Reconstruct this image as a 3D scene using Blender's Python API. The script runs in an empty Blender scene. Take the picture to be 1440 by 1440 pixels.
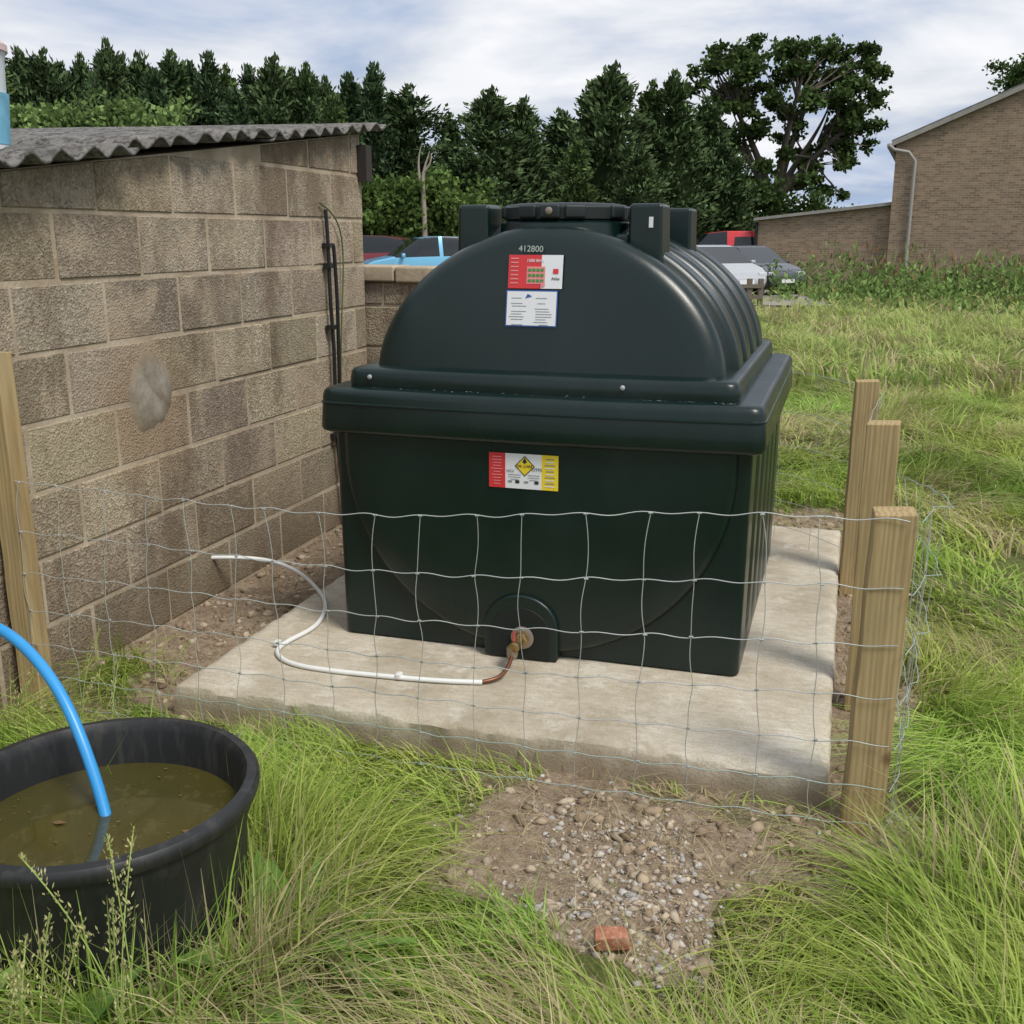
import bpy, bmesh, math, random
import numpy as np
from mathutils import Vector, Matrix
random.seed(7); rng=np.random.default_rng(7)
scene=bpy.context.scene
TH=math.radians(17.2); CT,ST=math.cos(TH),math.sin(TH)
def site(u,v):           # far-field survey grid, rotated 17 deg against the shed wall
    return (u*CT-v*ST, u*ST+v*CT)
# ---------------------------------------------------------------- helpers
_tab=np.random.default_rng(3).random((8,64,64))
def vnoise(x,y,scale,seed=0):
    x=np.asarray(x,float)/scale+100.3; y=np.asarray(y,float)/scale+77.7
    xi=np.floor(x).astype(int); yi=np.floor(y).astype(int)
    fx=x-xi; fy=y-yi; fx=fx*fx*(3-2*fx); fy=fy*fy*(3-2*fy)
    t=_tab[seed%8]
    a=t[xi%64,yi%64]; b=t[(xi+1)%64,yi%64]; c=t[xi%64,(yi+1)%64]; d=t[(xi+1)%64,(yi+1)%64]
    return (a*(1-fx)+b*fx)*(1-fy)+(c*(1-fx)+d*fx)*fy
def fbm(x,y,s,seed=0):
    return (vnoise(x,y,s,seed)+.5*vnoise(x,y,s*.5,seed+1)+.25*vnoise(x,y,s*.25,seed+2))/1.75
def sstep(a,b,x):
    t=np.clip((np.asarray(x,float)-a)/(b-a),0,1); return t*t*(3-2*t)
def link(ob,parent=None):
    scene.collection.objects.link(ob)
    if parent is not None: ob.parent=parent
    return ob
def empty(name,loc=(0,0,0)):
    e=bpy.data.objects.new(name,None); e.location=loc; e.empty_display_size=.1
    return link(e)
def mesh_np(name,verts,quads,mat,smooth=False,parent=None,col=None,loc=None,k=4):
    me=bpy.data.meshes.new(name)
    verts=np.asarray(verts,np.float32); quads=np.asarray(quads,np.int32)
    me.vertices.add(len(verts)); me.vertices.foreach_set('co',verts.ravel())
    nf=len(quads); me.loops.add(nf*k); me.loops.foreach_set('vertex_index',quads.ravel())
    me.polygons.add(nf); me.polygons.foreach_set('loop_start',np.arange(0,nf*k,k,dtype=np.int32))
    me.polygons.foreach_set('loop_total',np.full(nf,k,np.int32))
    if smooth: me.polygons.foreach_set('use_smooth',np.ones(nf,bool))
    if col is not None:
        a=me.color_attributes.new('Col','FLOAT_COLOR','POINT')
        c=np.ones((len(verts),4),np.float32); c[:,:3]=col; a.data.foreach_set('color',c.ravel())
    me.update(calc_edges=True); me.validate()
    if mat: me.materials.append(mat)
    ob=bpy.data.objects.new(name,me)
    if loc: ob.location=loc
    return link(ob,parent)
def mesh_py(name,verts,faces,mats,parent=None,smooth=False,fm=None,bevel=0,seg=2,loc=None,rot=None):
    me=bpy.data.meshes.new(name); me.from_pydata([tuple(v) for v in verts],[],faces)
    if not isinstance(mats,(list,tuple)): mats=[mats]
    for m in mats: me.materials.append(m)
    if fm:
        for p,i in zip(me.polygons,fm): p.material_index=i
    if smooth:
        for p in me.polygons: p.use_smooth=True
    bm=bmesh.new(); bm.from_mesh(me); bmesh.ops.recalc_face_normals(bm,faces=bm.faces); bm.to_mesh(me); bm.free()
    me.update(); ob=bpy.data.objects.new(name,me); link(ob,parent)
    if loc: ob.location=loc
    if rot: ob.rotation_euler=rot
    if bevel:
        b=ob.modifiers.new('b','BEVEL'); b.width=bevel; b.segments=seg; b.limit_method='ANGLE'; b.angle_limit=math.radians(35)
        for p in me.polygons: p.use_smooth=True
        w=ob.modifiers.new('w','WEIGHTED_NORMAL'); w.keep_sharp=True
    return ob
def box(name,c,s,mat,parent=None,bevel=0,rot=None,seg=2):
    x,y,z=s[0]/2,s[1]/2,s[2]/2
    v=[(i*x,j*y,k*z) for i in(-1,1) for j in(-1,1) for k in(-1,1)]
    f=[(0,1,3,2),(4,6,7,5),(0,4,5,1),(2,3,7,6),(0,2,6,4),(1,5,7,3)]
    return mesh_py(name,v,f,mat,parent,bevel=bevel,seg=seg,loc=c,rot=rot)
def lathe(name,prof,mat,parent=None,n=64,loc=(0,0,0),rot=None,smooth=True):
    v=[];f=[]
    for r,z in prof:
        for i in range(n):
            a=2*math.pi*i/n; v.append((r*math.cos(a),r*math.sin(a),z))
    for j in range(len(prof)-1):
        for i in range(n):
            f.append((j*n+i,j*n+(i+1)%n,(j+1)*n+(i+1)%n,(j+1)*n+i))
    f.append(tuple(range(n))[::-1]); f.append(tuple((len(prof)-1)*n+i for i in range(n)))
    ob=mesh_py(name,v,f,mat,parent,smooth=smooth,loc=loc,rot=rot)
    m=ob.modifiers.new('e','EDGE_SPLIT'); m.split_angle=math.radians(40)
    return ob
def tube(name,paths,r,mat,parent=None,res=4,nurbs=True,radii=None,cyc=False):
    cu=bpy.data.curves.new(name,'CURVE'); cu.dimensions='3D'; cu.bevel_depth=r; cu.bevel_resolution=res
    cu.use_fill_caps=True; cu.resolution_u=6
    for k,p in enumerate(paths):
        sp=cu.splines.new('NURBS' if nurbs else 'POLY'); sp.points.add(len(p)-1)
        for i,q in enumerate(p):
            sp.points[i].co=(q[0],q[1],q[2],1)
            if radii: sp.points[i].radius=radii[k][i]
        if nurbs: sp.order_u=min(4,len(p)); sp.use_endpoint_u=True
    cu.materials.append(mat); ob=bpy.data.objects.new(name,cu); return link(ob,parent)
# ---------------------------------------------------------------- material helpers
class NT:
    def __init__(s,name):
        s.m=bpy.data.materials.new(name); s.m.use_nodes=True; s.t=s.m.node_tree; s.n=s.t.nodes
        s.b=s.n['Principled BSDF']; s.out=s.n['Material Output']
        s.co=s.n.new('ShaderNodeTexCoord').outputs['Object']
    def L(s,a,b): s.t.links.new(a,b)
    def setin(s,sock,v):
        if hasattr(v,'is_linked') or isinstance(v,bpy.types.NodeSocket): s.L(v,sock)
        else:
            if isinstance(v,(tuple,list)) and len(v)==3 and sock.type=='RGBA': v=(*v,1)
            sock.default_value=v
    def noise(s,scale,detail=6,rough=.6,co=None,out='Fac',dist=0):
        n=s.n.new('ShaderNodeTexNoise'); s.L(co or s.co,n.inputs['Vector'])
        n.inputs['Scale'].default_value=scale; n.inputs['Detail'].default_value=min(detail,5); n.inputs['Roughness'].default_value=rough
        n.inputs['Distortion'].default_value=dist
        return n.outputs[out]
    def vor(s,scale,co=None,out='Distance',feature='F1'):
        n=s.n.new('ShaderNodeTexVoronoi'); n.feature=feature; s.L(co or s.co,n.inputs['Vector']); n.inputs['Scale'].default_value=scale
        return n.outputs[out]
    def ramp(s,fac,stops):
        n=s.n.new('ShaderNodeValToRGB'); s.L(fac,n.inputs[0]); e=n.color_ramp.elements
        while len(e)<len(stops): e.new(.5)
        for el,(p,c) in zip(e,stops):
            el.position=p; el.color=(*c,1) if isinstance(c,(tuple,list)) else (c,c,c,1)
        return n.outputs[0]
    def mix(s,f,a,b,mode='MIX'):
        n=s.n.new('ShaderNodeMix'); n.data_type='RGBA'; n.blend_type=mode
        s.setin(n.inputs[0],f); s.setin(n.inputs[6],a); s.setin(n.inputs[7],b); return n.outputs[2]
    def math(s,op,a,b=0.):
        n=s.n.new('ShaderNodeMath'); n.operation=op; s.setin(n.inputs[0],a); s.setin(n.inputs[1],b); return n.outputs[0]
    def dist(s,p):
        n=s.n.new('ShaderNodeVectorMath'); n.operation='DISTANCE'; s.L(s.co,n.inputs[0]); n.inputs[1].default_value=p; return n.outputs['Value']
    def mapping(s,scale=(1,1,1),rot=(0,0,0),loc=(0,0,0)):
        n=s.n.new('ShaderNodeMapping'); s.L(s.co,n.inputs[0]); n.inputs['Scale'].default_value=scale; n.inputs['Rotation'].default_value=rot; n.inputs['Location'].default_value=loc
        return n.outputs[0]
    def attr(s,name,out='Color'):
        n=s.n.new('ShaderNodeAttribute'); n.attribute_name=name; return n.outputs[out]
    def bump(s,h,strength=.3,dist=.01):
        n=s.n.new('ShaderNodeBump'); s.L(h,n.inputs['Height']); n.inputs['Strength'].default_value=strength; n.inputs['Distance'].default_value=dist
        s.L(n.outputs[0],s.b.inputs['Normal'])
    def set(s,col=None,rough=None,metal=None,spec=None):
        if col is not None: s.setin(s.b.inputs['Base Color'],col)
        if rough is not None: s.setin(s.b.inputs['Roughness'],rough)
        if metal is not None: s.b.inputs['Metallic'].default_value=metal
        if spec is not None: s.b.inputs['Specular IOR Level'].default_value=spec
        return s.m
def simple(name,col,rough=.5,metal=0,spec=.5,var=.15,scale=20,bump=0):
    t=NT(name); n=t.noise(scale)
    c=t.mix(n,tuple(x*(1-var) for x in col),tuple(min(1,x*(1+var)) for x in col))
    t.set(c,rough,metal,spec)
    if bump: t.bump(n,bump,.005)
    return t.m
def foliage(name,trans=.35):
    t=NT(name); c=t.attr('Col'); t.n.remove(t.b)
    d=t.n.new('ShaderNodeBsdfDiffuse'); t.L(c,d.inputs[0]); o=d.outputs[0]
    if trans:
        tr=t.n.new('ShaderNodeBsdfTranslucent'); t.L(c,tr.inputs[0]); mx=t.n.new('ShaderNodeMixShader'); mx.inputs[0].default_value=trans
        t.L(d.outputs[0],mx.inputs[1]); t.L(tr.outputs[0],mx.inputs[2]); o=mx.outputs[0]
    t.L(o,t.out.inputs[0]); return t.m
M_grass=foliage('grass_blades',.33); M_leaf=foliage('leaves',.22); M_conif=foliage('conifer_needles',0)
def m_plastic():
    t=NT('tank_plastic'); n=t.noise(3,3); n2=t.noise(160,3); st=t.noise(5,4,co=t.mapping((1,1,.25)))
    c=t.mix(n,(.0016,.0098,.0082),(.003,.0145,.0125))
    dust=t.ramp(st,[(.45,0.),(.85,.05)]); c=t.mix(dust,c,(.12,.13,.11))
    t.set(c,t.ramp(n,[(.3,.26),(.7,.38)]),spec=.5); t.bump(t.mix(.5,n2,t.noise(4,2)),.12,.004); return t.m
M_tank=m_plastic()
M_tankdark=simple('tank_recess_shade',(.002,.006,.005),.6)  # darker copy of the tank colour, painted shade for the outlet arch
M_black=simple('black_plastic',(.012,.013,.014),.45,var=.3,bump=.1)
def m_rubber():
    t=NT('black_rubber_tub'); n=t.noise(6,5); s=t.noise(40,4,co=t.mapping((1,1,.15)))
    c=t.mix(n,(.010,.011,.012),(.022,.023,.024)); c=t.mix(t.ramp(s,[(.5,0.),(.8,.45)]),c,(.09,.086,.075))
    t.set(c,.48); t.bump(n,.15,.006); return t.m
M_rubber=m_rubber()
M_cap=simple('cap_plastic',(.010,.015,.016),.5)
def m_concrete():
    t=NT('concrete_slab'); a=t.noise(1.7,5,.75); s=t.noise(10,5,.8,co=t.mapping((1,7,1))); f=t.noise(120,4,.7); b=t.noise(7,5,.75); e=t.noise(3.3,5,.8,co=t.mapping(loc=(4,2,0)))
    c=t.ramp(a,[(.34,(.37,.32,.235)),(.5,(.56,.505,.40)),(.66,(.68,.635,.535))])
    c=t.mix(t.ramp(s,[(.42,0.),(.64,.65)]),c,(.41,.34,.245)); c=t.mix(t.ramp(f,[(.50,0.),(.70,.5)]),c,(.28,.235,.17))
    c=t.mix(t.ramp(b,[(.54,0.),(.66,.5)]),c,(.73,.69,.61)); c=t.mix(t.ramp(e,[(.56,0.),(.66,.5)]),c,(.34,.29,.21))
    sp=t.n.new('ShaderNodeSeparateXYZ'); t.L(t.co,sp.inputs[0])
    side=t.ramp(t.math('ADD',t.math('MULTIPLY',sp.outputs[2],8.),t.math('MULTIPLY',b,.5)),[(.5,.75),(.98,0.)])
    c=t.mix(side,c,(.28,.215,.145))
    t.set(c,.9,spec=.2); t.bump(t.mix(.5,s,f),.8,.008); return t.m
M_slab=m_concrete()
WX=-2.50
def m_block():
    t=NT('concrete_block'); cell=t.vor(125,out='Color'); d=t.vor(125); v=t.attr('Col')
    g=t.n.new('ShaderNodeRGBToBW'); t.L(cell,g.inputs[0])
    agg=t.ramp(g.outputs[0],[(.15,(.13,.105,.08)),(.4,(.29,.25,.195)),(.62,(.40,.35,.275)),(.9,(.62,.56,.46))])
    big=t.noise(2.3,5); c=t.mix(t.ramp(big,[(.35,.75),(.65,.4)]),agg,(.34,.29,.215))
    c=t.mix(1.,c,v,'MULTIPLY')
    sm=t.noise(3.2,5,.75,dist=.8); c=t.mix(t.ramp(sm,[(.52,0.),(.62,.75)]),c,(.42,.34,.245))
    stn=t.noise(1.6,5,.8,co=t.mapping((1,1,.55),loc=(3,1,0))); c=t.mix(t.ramp(stn,[(.47,0.),(.62,.72)]),c,(.14,.10,.068))
    ds=t.math('ADD',t.dist((WX,3.42,.86)),t.math('MULTIPLY',big,.25)); c=t.mix(t.ramp(ds,[(.26,.7),(.50,0.)]),c,(.29,.205,.13))
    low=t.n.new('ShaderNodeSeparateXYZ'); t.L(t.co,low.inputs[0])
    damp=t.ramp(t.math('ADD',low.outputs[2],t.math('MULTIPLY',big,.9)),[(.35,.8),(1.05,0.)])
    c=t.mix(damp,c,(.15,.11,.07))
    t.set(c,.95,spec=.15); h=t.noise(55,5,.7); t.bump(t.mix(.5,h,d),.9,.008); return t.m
M_block=m_block()
def m_mortar():
    t=NT('mortar'); n=t.noise(6,5); f=t.noise(70,4)
    c=t.ramp(n,[(.3,(.31,.245,.17)),(.7,(.52,.44,.33))]); c=t.mix(t.ramp(f,[(.5,0.),(.8,.4)]),c,(.24,.195,.145))
    t.set(c,.95,spec=.15); t.bump(f,.5,.006); return t.m
M_mortar=m_mortar()
def m_render():
    t=NT('cement_patch'); n=t.noise(11,5,.75); c=t.ramp(n,[(.36,(.20,.165,.12)),(.5,(.28,.25,.20)),(.66,(.36,.33,.275))])
    e=t.ramp(t.math('ADD',t.dist((0,0,0)),t.math('MULTIPLY',n,.08)),[(.13,0.),(.18,.7)]); c=t.mix(e,c,(.25,.19,.13))
    t.set(c,.95,spec=.15); t.bump(t.noise(30,5),.5,.006); return t.m
M_patch=m_render()
def m_fibre():
    t=NT('fibre_cement_sheet'); n=t.noise(7,5,.7); l=t.noise(30,5,.8)
    c=t.ramp(n,[(.3,(.10,.095,.088)),(.5,(.19,.18,.17)),(.75,(.31,.30,.28))])
    c=t.mix(t.ramp(l,[(.48,0.),(.6,.85)]),c,(.045,.042,.035)); t.set(c,.95,spec=.15); t.bump(l,.8,.010); return t.m
M_roof=m_fibre()
def m_wood():
    t=NT('timber_post'); w=t.n.new('ShaderNodeTexWave'); w.wave_type='BANDS'; w.bands_direction='X'
    t.L(t.mapping((1,1,.06)),w.inputs[0]); w.inputs['Scale'].default_value=22; w.inputs['Distortion'].default_value=7; w.inputs['Detail'].default_value=3
    n=t.noise(3,5,co=t.mapping((1,1,.4))); k=t.noise(60,3,co=t.mapping((1,1,.05)))
    c=t.mix(w.outputs[1],(.36,.245,.11),(.49,.365,.19)); c=t.mix(t.ramp(n,[(.35,.5),(.65,0.)]),c,(.30,.255,.14))
    c=t.mix(t.ramp(k,[(.45,0.),(.75,.5)]),c,(.19,.13,.065))
    kn=t.vor(5.5,co=t.mapping((1,1,.9))); c=t.mix(t.ramp(kn,[(.05,.85),(.14,0.)]),c,(.13,.065,.03))
    t.set(c,.8,spec=.2); t.bump(k,.5,.004); return t.m
M_wood=m_wood()
def m_wire():
    t=NT('galvanised_wire'); n=t.noise(3,3); t.set(t.ramp(n,[(.3,(.42,.45,.44)),(.7,(.62,.64,.63))]),.4,.45); return t.m
M_wire=m_wire()
M_wireg=simple('weathered_wire',(.36,.44,.40),.5,.3)
M_white=simple('white_plastic_pipe',(.74,.75,.73),.35,var=.08)
M_blue=simple('blue_water_pipe',(.035,.29,.64),.35,var=.08)
M_brass=simple('brass_fitting',(.36,.25,.11),.35,.85,var=.3)
M_steel=simple('steel_flange',(.32,.27,.22),.45,.7,var=.4)
M_copper=simple('copper_pipe',(.20,.085,.045),.4,.6,var=.3)
M_red=simple('label_red',(.62,.035,.04),.45,var=.06); M_lw=simple('label_white',(.74,.75,.77),.5,var=.04)
M_yel=simple('label_yellow',(.80,.60,.03),.45,var=.06); M_lbl=simple('label_blue',(.03,.10,.35),.45); M_ink=simple('label_ink',(.02,.02,.025),.5)
M_inkg=simple('label_grey_ink',(.22,.23,.26),.5); M_chalk=simple('chalk',(.4,.45,.4),.9); M_grn=simple('label_green',(.05,.25,.06),.5); M_pink=simple('label_light_red',(.75,.25,.25),.5)
def m_brick():
    t=NT('brickwork'); b=t.n.new('ShaderNodeTexBrick'); t.L(t.mapping(rot=(math.radians(90),0,0)),b.inputs[0])
    b.inputs['Scale'].default_value=1; b.inputs['Brick Width'].default_value=.225; b.inputs['Row Height'].default_value=.075; b.inputs['Mortar Size'].default_value=.008
    b.inputs['Color1'].default_value=(.33,.235,.16,1); b.inputs['Color2'].default_value=(.17,.12,.085,1); b.inputs['Mortar'].default_value=(.33,.28,.22,1)
    n=t.noise(.9,5); f=t.noise(5,5,.8); c=t.mix(t.ramp(n,[(.35,.4),(.6,0.)]),b.outputs[0],(.30,.235,.17))
    c=t.mix(t.ramp(f,[(.45,0.),(.75,.6)]),c,(.16,.12,.085)); t.set(c,.95,spec=.1); return t.m
M_brick=m_brick()
M_fascia=simple('weathered_fascia',(.27,.255,.23),.8,var=.4,scale=4)
M_grey=simple('grey_pvc',(.30,.29,.27),.6)
M_bark=simple('bark',(.085,.072,.055),.95,var=.4,scale=6,bump=.5)
M_dead=simple('dead_wood',(.30,.26,.21),.9,var=.3)
def m_ground():
    t=NT('field_ground'); d=t.attr('Col'); f=t.noise(1.1,5,.7); g=t.noise(38,5,.75); g2=t.noise(9,5,.7)
    soil=t.ramp(g,[(.3,(.19,.135,.09)),(.5,(.36,.28,.20)),(.7,(.52,.43,.33))])
    soil=t.mix(t.ramp(g2,[(.42,.5),(.62,0.)]),soil,(.24,.17,.11))
    gr=t.mix(f,(.07,.095,.025),(.13,.165,.045)); gr=t.mix(t.ramp(g,[(.4,0.),(.65,.5)]),gr,(.24,.21,.095))
    sp=t.n.new('ShaderNodeSeparateColor'); t.L(d,sp.inputs[0])
    m=t.ramp(t.math('ADD',sp.outputs[0],t.math('MULTIPLY',t.math('SUBTRACT',g2,.5),.7)),[(.3,0.),(.55,1.)])
    t.set(t.mix(m,gr,soil),.97,spec=.1); t.bump(g,.9,.025); return t.m
M_ground=m_ground()
# ---------------------------------------------------------------- terrain
def H(x,y):
    x=np.asarray(x,float); y=np.asarray(y,float)
    v=-x*ST+y*CT; u=x*CT+y*ST
    return -.35*sstep(11,30,v)*sstep(0,4.5,u) + (fbm(x,y,2.2,2)-.5)*.10*sstep(3.2,7,np.hypot(x,y-1)) + (fbm(x,y,9,4)-.5)*.25*sstep(8,20,v)
def dirt(x,y):
    x=np.asarray(x,float); y=np.asarray(y,float); n=fbm(x,y,.28,5)-.5; n3=fbm(x,y,.11,2)-.5
    e=1-np.sqrt(((x+.44)/.60)**2+((y-2.35)/.41)**2)+n*1.2+n3*.7
    a=sstep(-.05,.38,e)
    dx=np.maximum(np.maximum(-1.97-x,x-.04),0); dy=np.maximum(np.maximum(2.72-y,y-5.29),0)
    ds=np.hypot(dx,dy); b=sstep(.32,.10,ds+n*.35)*np.where(y<2.72,.5*sstep(-1.3,-.7,x),1.)
    c=np.where((x<-1.9)&(x>-2.55)&(y<6), sstep(2.7,3.1,y+n*.5),0)
    c=np.maximum(c,np.where((x<-1.6)&(x>-2.55)&(y>2.4)&(y<3.2),.45+n,0))
    d=sstep(.35,0,np.hypot(x-.2,y-2.6)+n*.3)*.9
    e2=sstep(.5,.1,np.hypot((x-.05)*.6,y-5.65)+n*.5)*.8
    return np.clip(np.maximum.reduce([a,b,c,d,e2]),0,1)
def axis(lo,hi,step,far,neg):
    core=np.arange(lo,hi+1e-6,step); out=[core[-1]]; s=step
    while out[-1]<far: s*=1.16; out.append(out[-1]+s)
    inn=[core[0]]; s=step
    while inn[-1]>neg: s*=1.16; inn.append(inn[-1]-s)
    return np.array(sorted(set(inn[1:]))+list(core)+out[1:])
xs=axis(-3.2,1.6,.03,600,-600); ys=axis(1.2,6.0,.03,700,-300)
X,Y=np.meshgrid(xs,ys,indexing='ij'); D=dirt(X,Y)
Z=H(X,Y)+D*((fbm(X,Y,.16,1)-.5)*.06+(fbm(X,Y,.05,3)-.5)*.025)
i,j=np.meshgrid(np.arange(len(xs)-1),np.arange(len(ys)-1),indexing='ij'); n=len(ys)
q=np.stack([i*n+j,(i+1)*n+j,(i+1)*n+j+1,i*n+j+1],-1).reshape(-1,4)
c=np.repeat(D.reshape(-1,1),3,1)
mesh_np('ground',np.stack([X,Y,Z],-1).reshape(-1,3),q,M_ground,True,col=c)
# ---------------------------------------------------------------- grass
def allow(x,y):
    p=1-dirt(x,y)*.985
    p=np.where((x>-2.0)&(x<.07)&(y>2.69)&(y<5.32),0,p)
    p=np.where((x<-2.44)&(x>-6)&(y>.2)&(y<5.45),0,p)
    p=np.where(np.hypot(x+1.378,y-1.618)<.28,0,p)
    p=np.where((x<-1.2)&(x>-3.2)&(y>5.35)&(y<5.8),0,p)
    p=np.where(np.hypot(x+.37,y-1.95)<.12,p*.05,p)
    v=-x*ST+y*CT; u=x*CT+y*ST
    p=np.where((v>30.3)&(u<8.6),0,p)
    return p
def blades(px,py,h,w,lean,ang,col):
    N=len(px); pz=H(px,py)-.01
    T=np.array([0,.33,.68,1.]); dx,dy=np.cos(ang),np.sin(ang)
    tw=ang+np.pi/2+rng.normal(0,.6,N); sx,sy=np.cos(tw),np.sin(tw)
    V=np.zeros((N,8,3),np.float32)
    for k,t in enumerate(T):
        off=lean*h*t**1.9*.85; up=h*(t-.42*np.minimum(lean,1.6)*t*t); ww=w*(1-t**1.6*.94)*.5
        cx=px+dx*off; cy=py+dy*off; cz=pz+np.maximum(up,.01*t)
        V[:,2*k,0]=cx-sx*ww; V[:,2*k,1]=cy-sy*ww; V[:,2*k,2]=cz
        V[:,2*k+1,0]=cx+sx*ww; V[:,2*k+1,1]=cy+sy*ww; V[:,2*k+1,2]=cz
    b=np.arange(N)[:,None]*8
    Q=np.concatenate([b+np.array([[0,1,3,2]]),b+np.array([[2,3,5,4]]),b+np.array([[4,5,7,6]])],1).reshape(-1,4)
    C=np.repeat(col[:,None,:],8,1).reshape(-1,3)
    return V.reshape(-1,3),Q,C
def gcol(px,py,N):
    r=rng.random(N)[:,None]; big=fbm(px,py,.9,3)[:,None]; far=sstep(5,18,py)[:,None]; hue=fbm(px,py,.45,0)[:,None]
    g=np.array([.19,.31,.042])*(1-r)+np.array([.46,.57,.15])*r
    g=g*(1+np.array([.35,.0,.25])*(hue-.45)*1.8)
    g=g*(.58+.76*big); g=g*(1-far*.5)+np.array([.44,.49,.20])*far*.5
    near=sstep(3.0,2.0,py)
    dryp=sstep(.50,.72,fbm(px,py,.7,6)-.08*near+.26*dirt(px,py)+.10*sstep(3.5,7,py)*(fbm(px,py,1.6,0)>.5))
    isd=(rng.random(N)<(.07+.6*dryp))[:,None]
    d=np.array([.56,.49,.27])*(.6+.5*rng.random(N)[:,None])
    return np.where(isd,d,g)
VV=[];QQ=[];CC=[];base=0
def add(V,Q,C):
    global base
    VV.append(V);QQ.append(Q+base);CC.append(C);base+=len(V)
def scatter(N,r0,r1,a0,a1,hm,wm,clump,lmu,spread=1.):
    nc=N//clump
    r=np.sqrt(rng.random(nc)*(r1**2-r0**2)+r0**2); a=np.radians(rng.uniform(a0,a1,nc))
    u,v=r*np.sin(a),r*np.cos(a); cx=u*CT-v*ST; cy=u*ST+v*CT
    hsc=.30+1.4*fbm(cx,cy,.8,1)
    sp_=.028*(1+r0*.25)*spread
    px=np.repeat(cx,clump)+rng.normal(0,sp_,nc*clump); py=np.repeat(cy,clump)+rng.normal(0,sp_,nc*clump)
    al=allow(px,py); keep=rng.random(len(px))<al**1.4
    flow=fbm(px,py,.95,7)*5*np.pi+1.0
    ang=flow+rng.normal(0,.65,len(px))
    h=hm*np.repeat(hsc*rng.uniform(.7,1.2,nc),clump)*rng.uniform(.45,1.25,len(px))*(.35+.65*al)
    h*=np.where((py>2.35)&(py<2.75)&(px<.1)&(px>-2.3),.60,1.)
    h*=np.where((px>.1)&(py<6)&(py>2.6),.75,1.)
    h*=1-.48*np.exp(-((px+.45)/.66)**4-((py-1.98)/.40)**4)
    tr_=sstep(.5,.62,fbm(px,py,.75,4))
    lean=np.clip(rng.normal(lmu,.38,len(px))+.75*tr_,.1,2.2)
    w=wm*rng.uniform(.5,1.35,len(px))
    k=keep; px,py,h,w,lean,ang=px[k],py[k],h[k],w[k],lean[k],ang[k]
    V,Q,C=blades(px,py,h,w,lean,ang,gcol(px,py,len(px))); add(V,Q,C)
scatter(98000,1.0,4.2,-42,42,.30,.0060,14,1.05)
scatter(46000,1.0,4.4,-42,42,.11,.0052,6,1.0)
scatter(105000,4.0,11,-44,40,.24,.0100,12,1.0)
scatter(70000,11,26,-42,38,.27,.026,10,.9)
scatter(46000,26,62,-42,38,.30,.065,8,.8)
n_=5200; a=rng.uniform(0,6.28,n_); rr=.29+np.abs(rng.normal(0,.11,n_)); px=-1.378+rr*np.cos(a); py=1.618+rr*np.sin(a)
k=(px>-2.3)&((np.cos(a)>-.2)|(rng.random(n_)<.4)); px,py,a=px[k],py[k],a[k]; N=len(px)
V,Q,C=blades(px,py,rng.uniform(.15,.45,N),rng.uniform(.004,.008,N),np.clip(rng.normal(.7,.4,N),.1,1.8),a+rng.normal(0,1.1,N),gcol(px,py,N)); add(V,Q,C)
N=12000; px=rng.uniform(-2.45,.8,N); py=rng.uniform(1.7,6.0,N)
k=(dirt(px,py)>.12)&~((px>-2.0)&(px<.06)&(py>2.7)&(py<5.3))&(rng.random(N)<np.where(px>-1.0,.9,.35)); px,py=px[k],py[k]; N=len(px)
V,Q,C=blades(px,py,rng.uniform(.03,.10,N),np.full(N,.003),np.full(N,2.2),rng.uniform(0,6.28,N),np.array([.54,.46,.28])*rng.uniform(.5,1.1,(N,1)))
V[:,2]+=.018; add(V,Q,C)
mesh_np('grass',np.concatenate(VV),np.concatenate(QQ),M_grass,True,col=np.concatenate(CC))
# ---------------------------------------------------------------- stones
def stones(name,N,fx,smin,smax,cols,zoff=0,pw=3.5):
    bm=bmesh.new(); bmesh.ops.create_icosphere(bm,subdivisions=1,radius=1); bv=np.array([v.co[:] for v in bm.verts]); bf=np.array([[v.index for v in f.verts] for f in bm.faces]); bm.free()
    P=fx(N); N=len(P); s=smin+(smax-smin)*rng.random(N)**pw
    V=bv[None]*(1+rng.normal(0,.28,(N,len(bv),1)))*(s[:,None,None])*np.stack([rng.uniform(.6,1.4,N),rng.uniform(.6,1.3,N),rng.uniform(.4,.9,N)],-1)[:,None,:]
    a=rng.uniform(0,6.28,N); ca,sa=np.cos(a)[:,None],np.sin(a)[:,None]
    x=V[:,:,0]*ca-V[:,:,1]*sa; y=V[:,:,0]*sa+V[:,:,1]*ca
    V=np.stack([x+P[:,0:1],y+P[:,1:2],V[:,:,2]+P[:,2:3]+s[:,None]*.15+zoff],-1)
    Q=(bf[None]+(np.arange(N)*len(bv))[:,None,None]).reshape(-1,3)
    cols=np.array(cols); C=cols[rng.integers(0,len(cols),N)]*rng.uniform(.7,1.2,(N,1)); C=np.repeat(C,len(bv),0)
    t=NT(name+'_mat'); t.set(t.mix(t.ramp(t.noise(90,4),[(.4,0.),(.7,.5)]),t.attr('Col'),(.30,.235,.17)),.95,spec=.15)
    return mesh_np(name,V.reshape(-1,3),Q,t.m,False,col=C,k=3)
def gz(x,y):
    D=dirt(x,y); return H(x,y)+D*((fbm(x,y,.16,1)-.5)*.06+(fbm(x,y,.05,3)-.5)*.025)
def fp(N):
    x=rng.uniform(-1.25,.35,N); y=rng.uniform(1.75,2.74,N); d=dirt(x,y)
    w=d*(.07+.93*sstep(.12,.42,(x+.62)*.50+(2.40-y)*1.0+(fbm(x,y,.3,2)-.5)*1.5))
    k=rng.random(N)<w; x,y=x[k],y[k]; return np.stack([x,y,gz(x,y)],-1)
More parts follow.
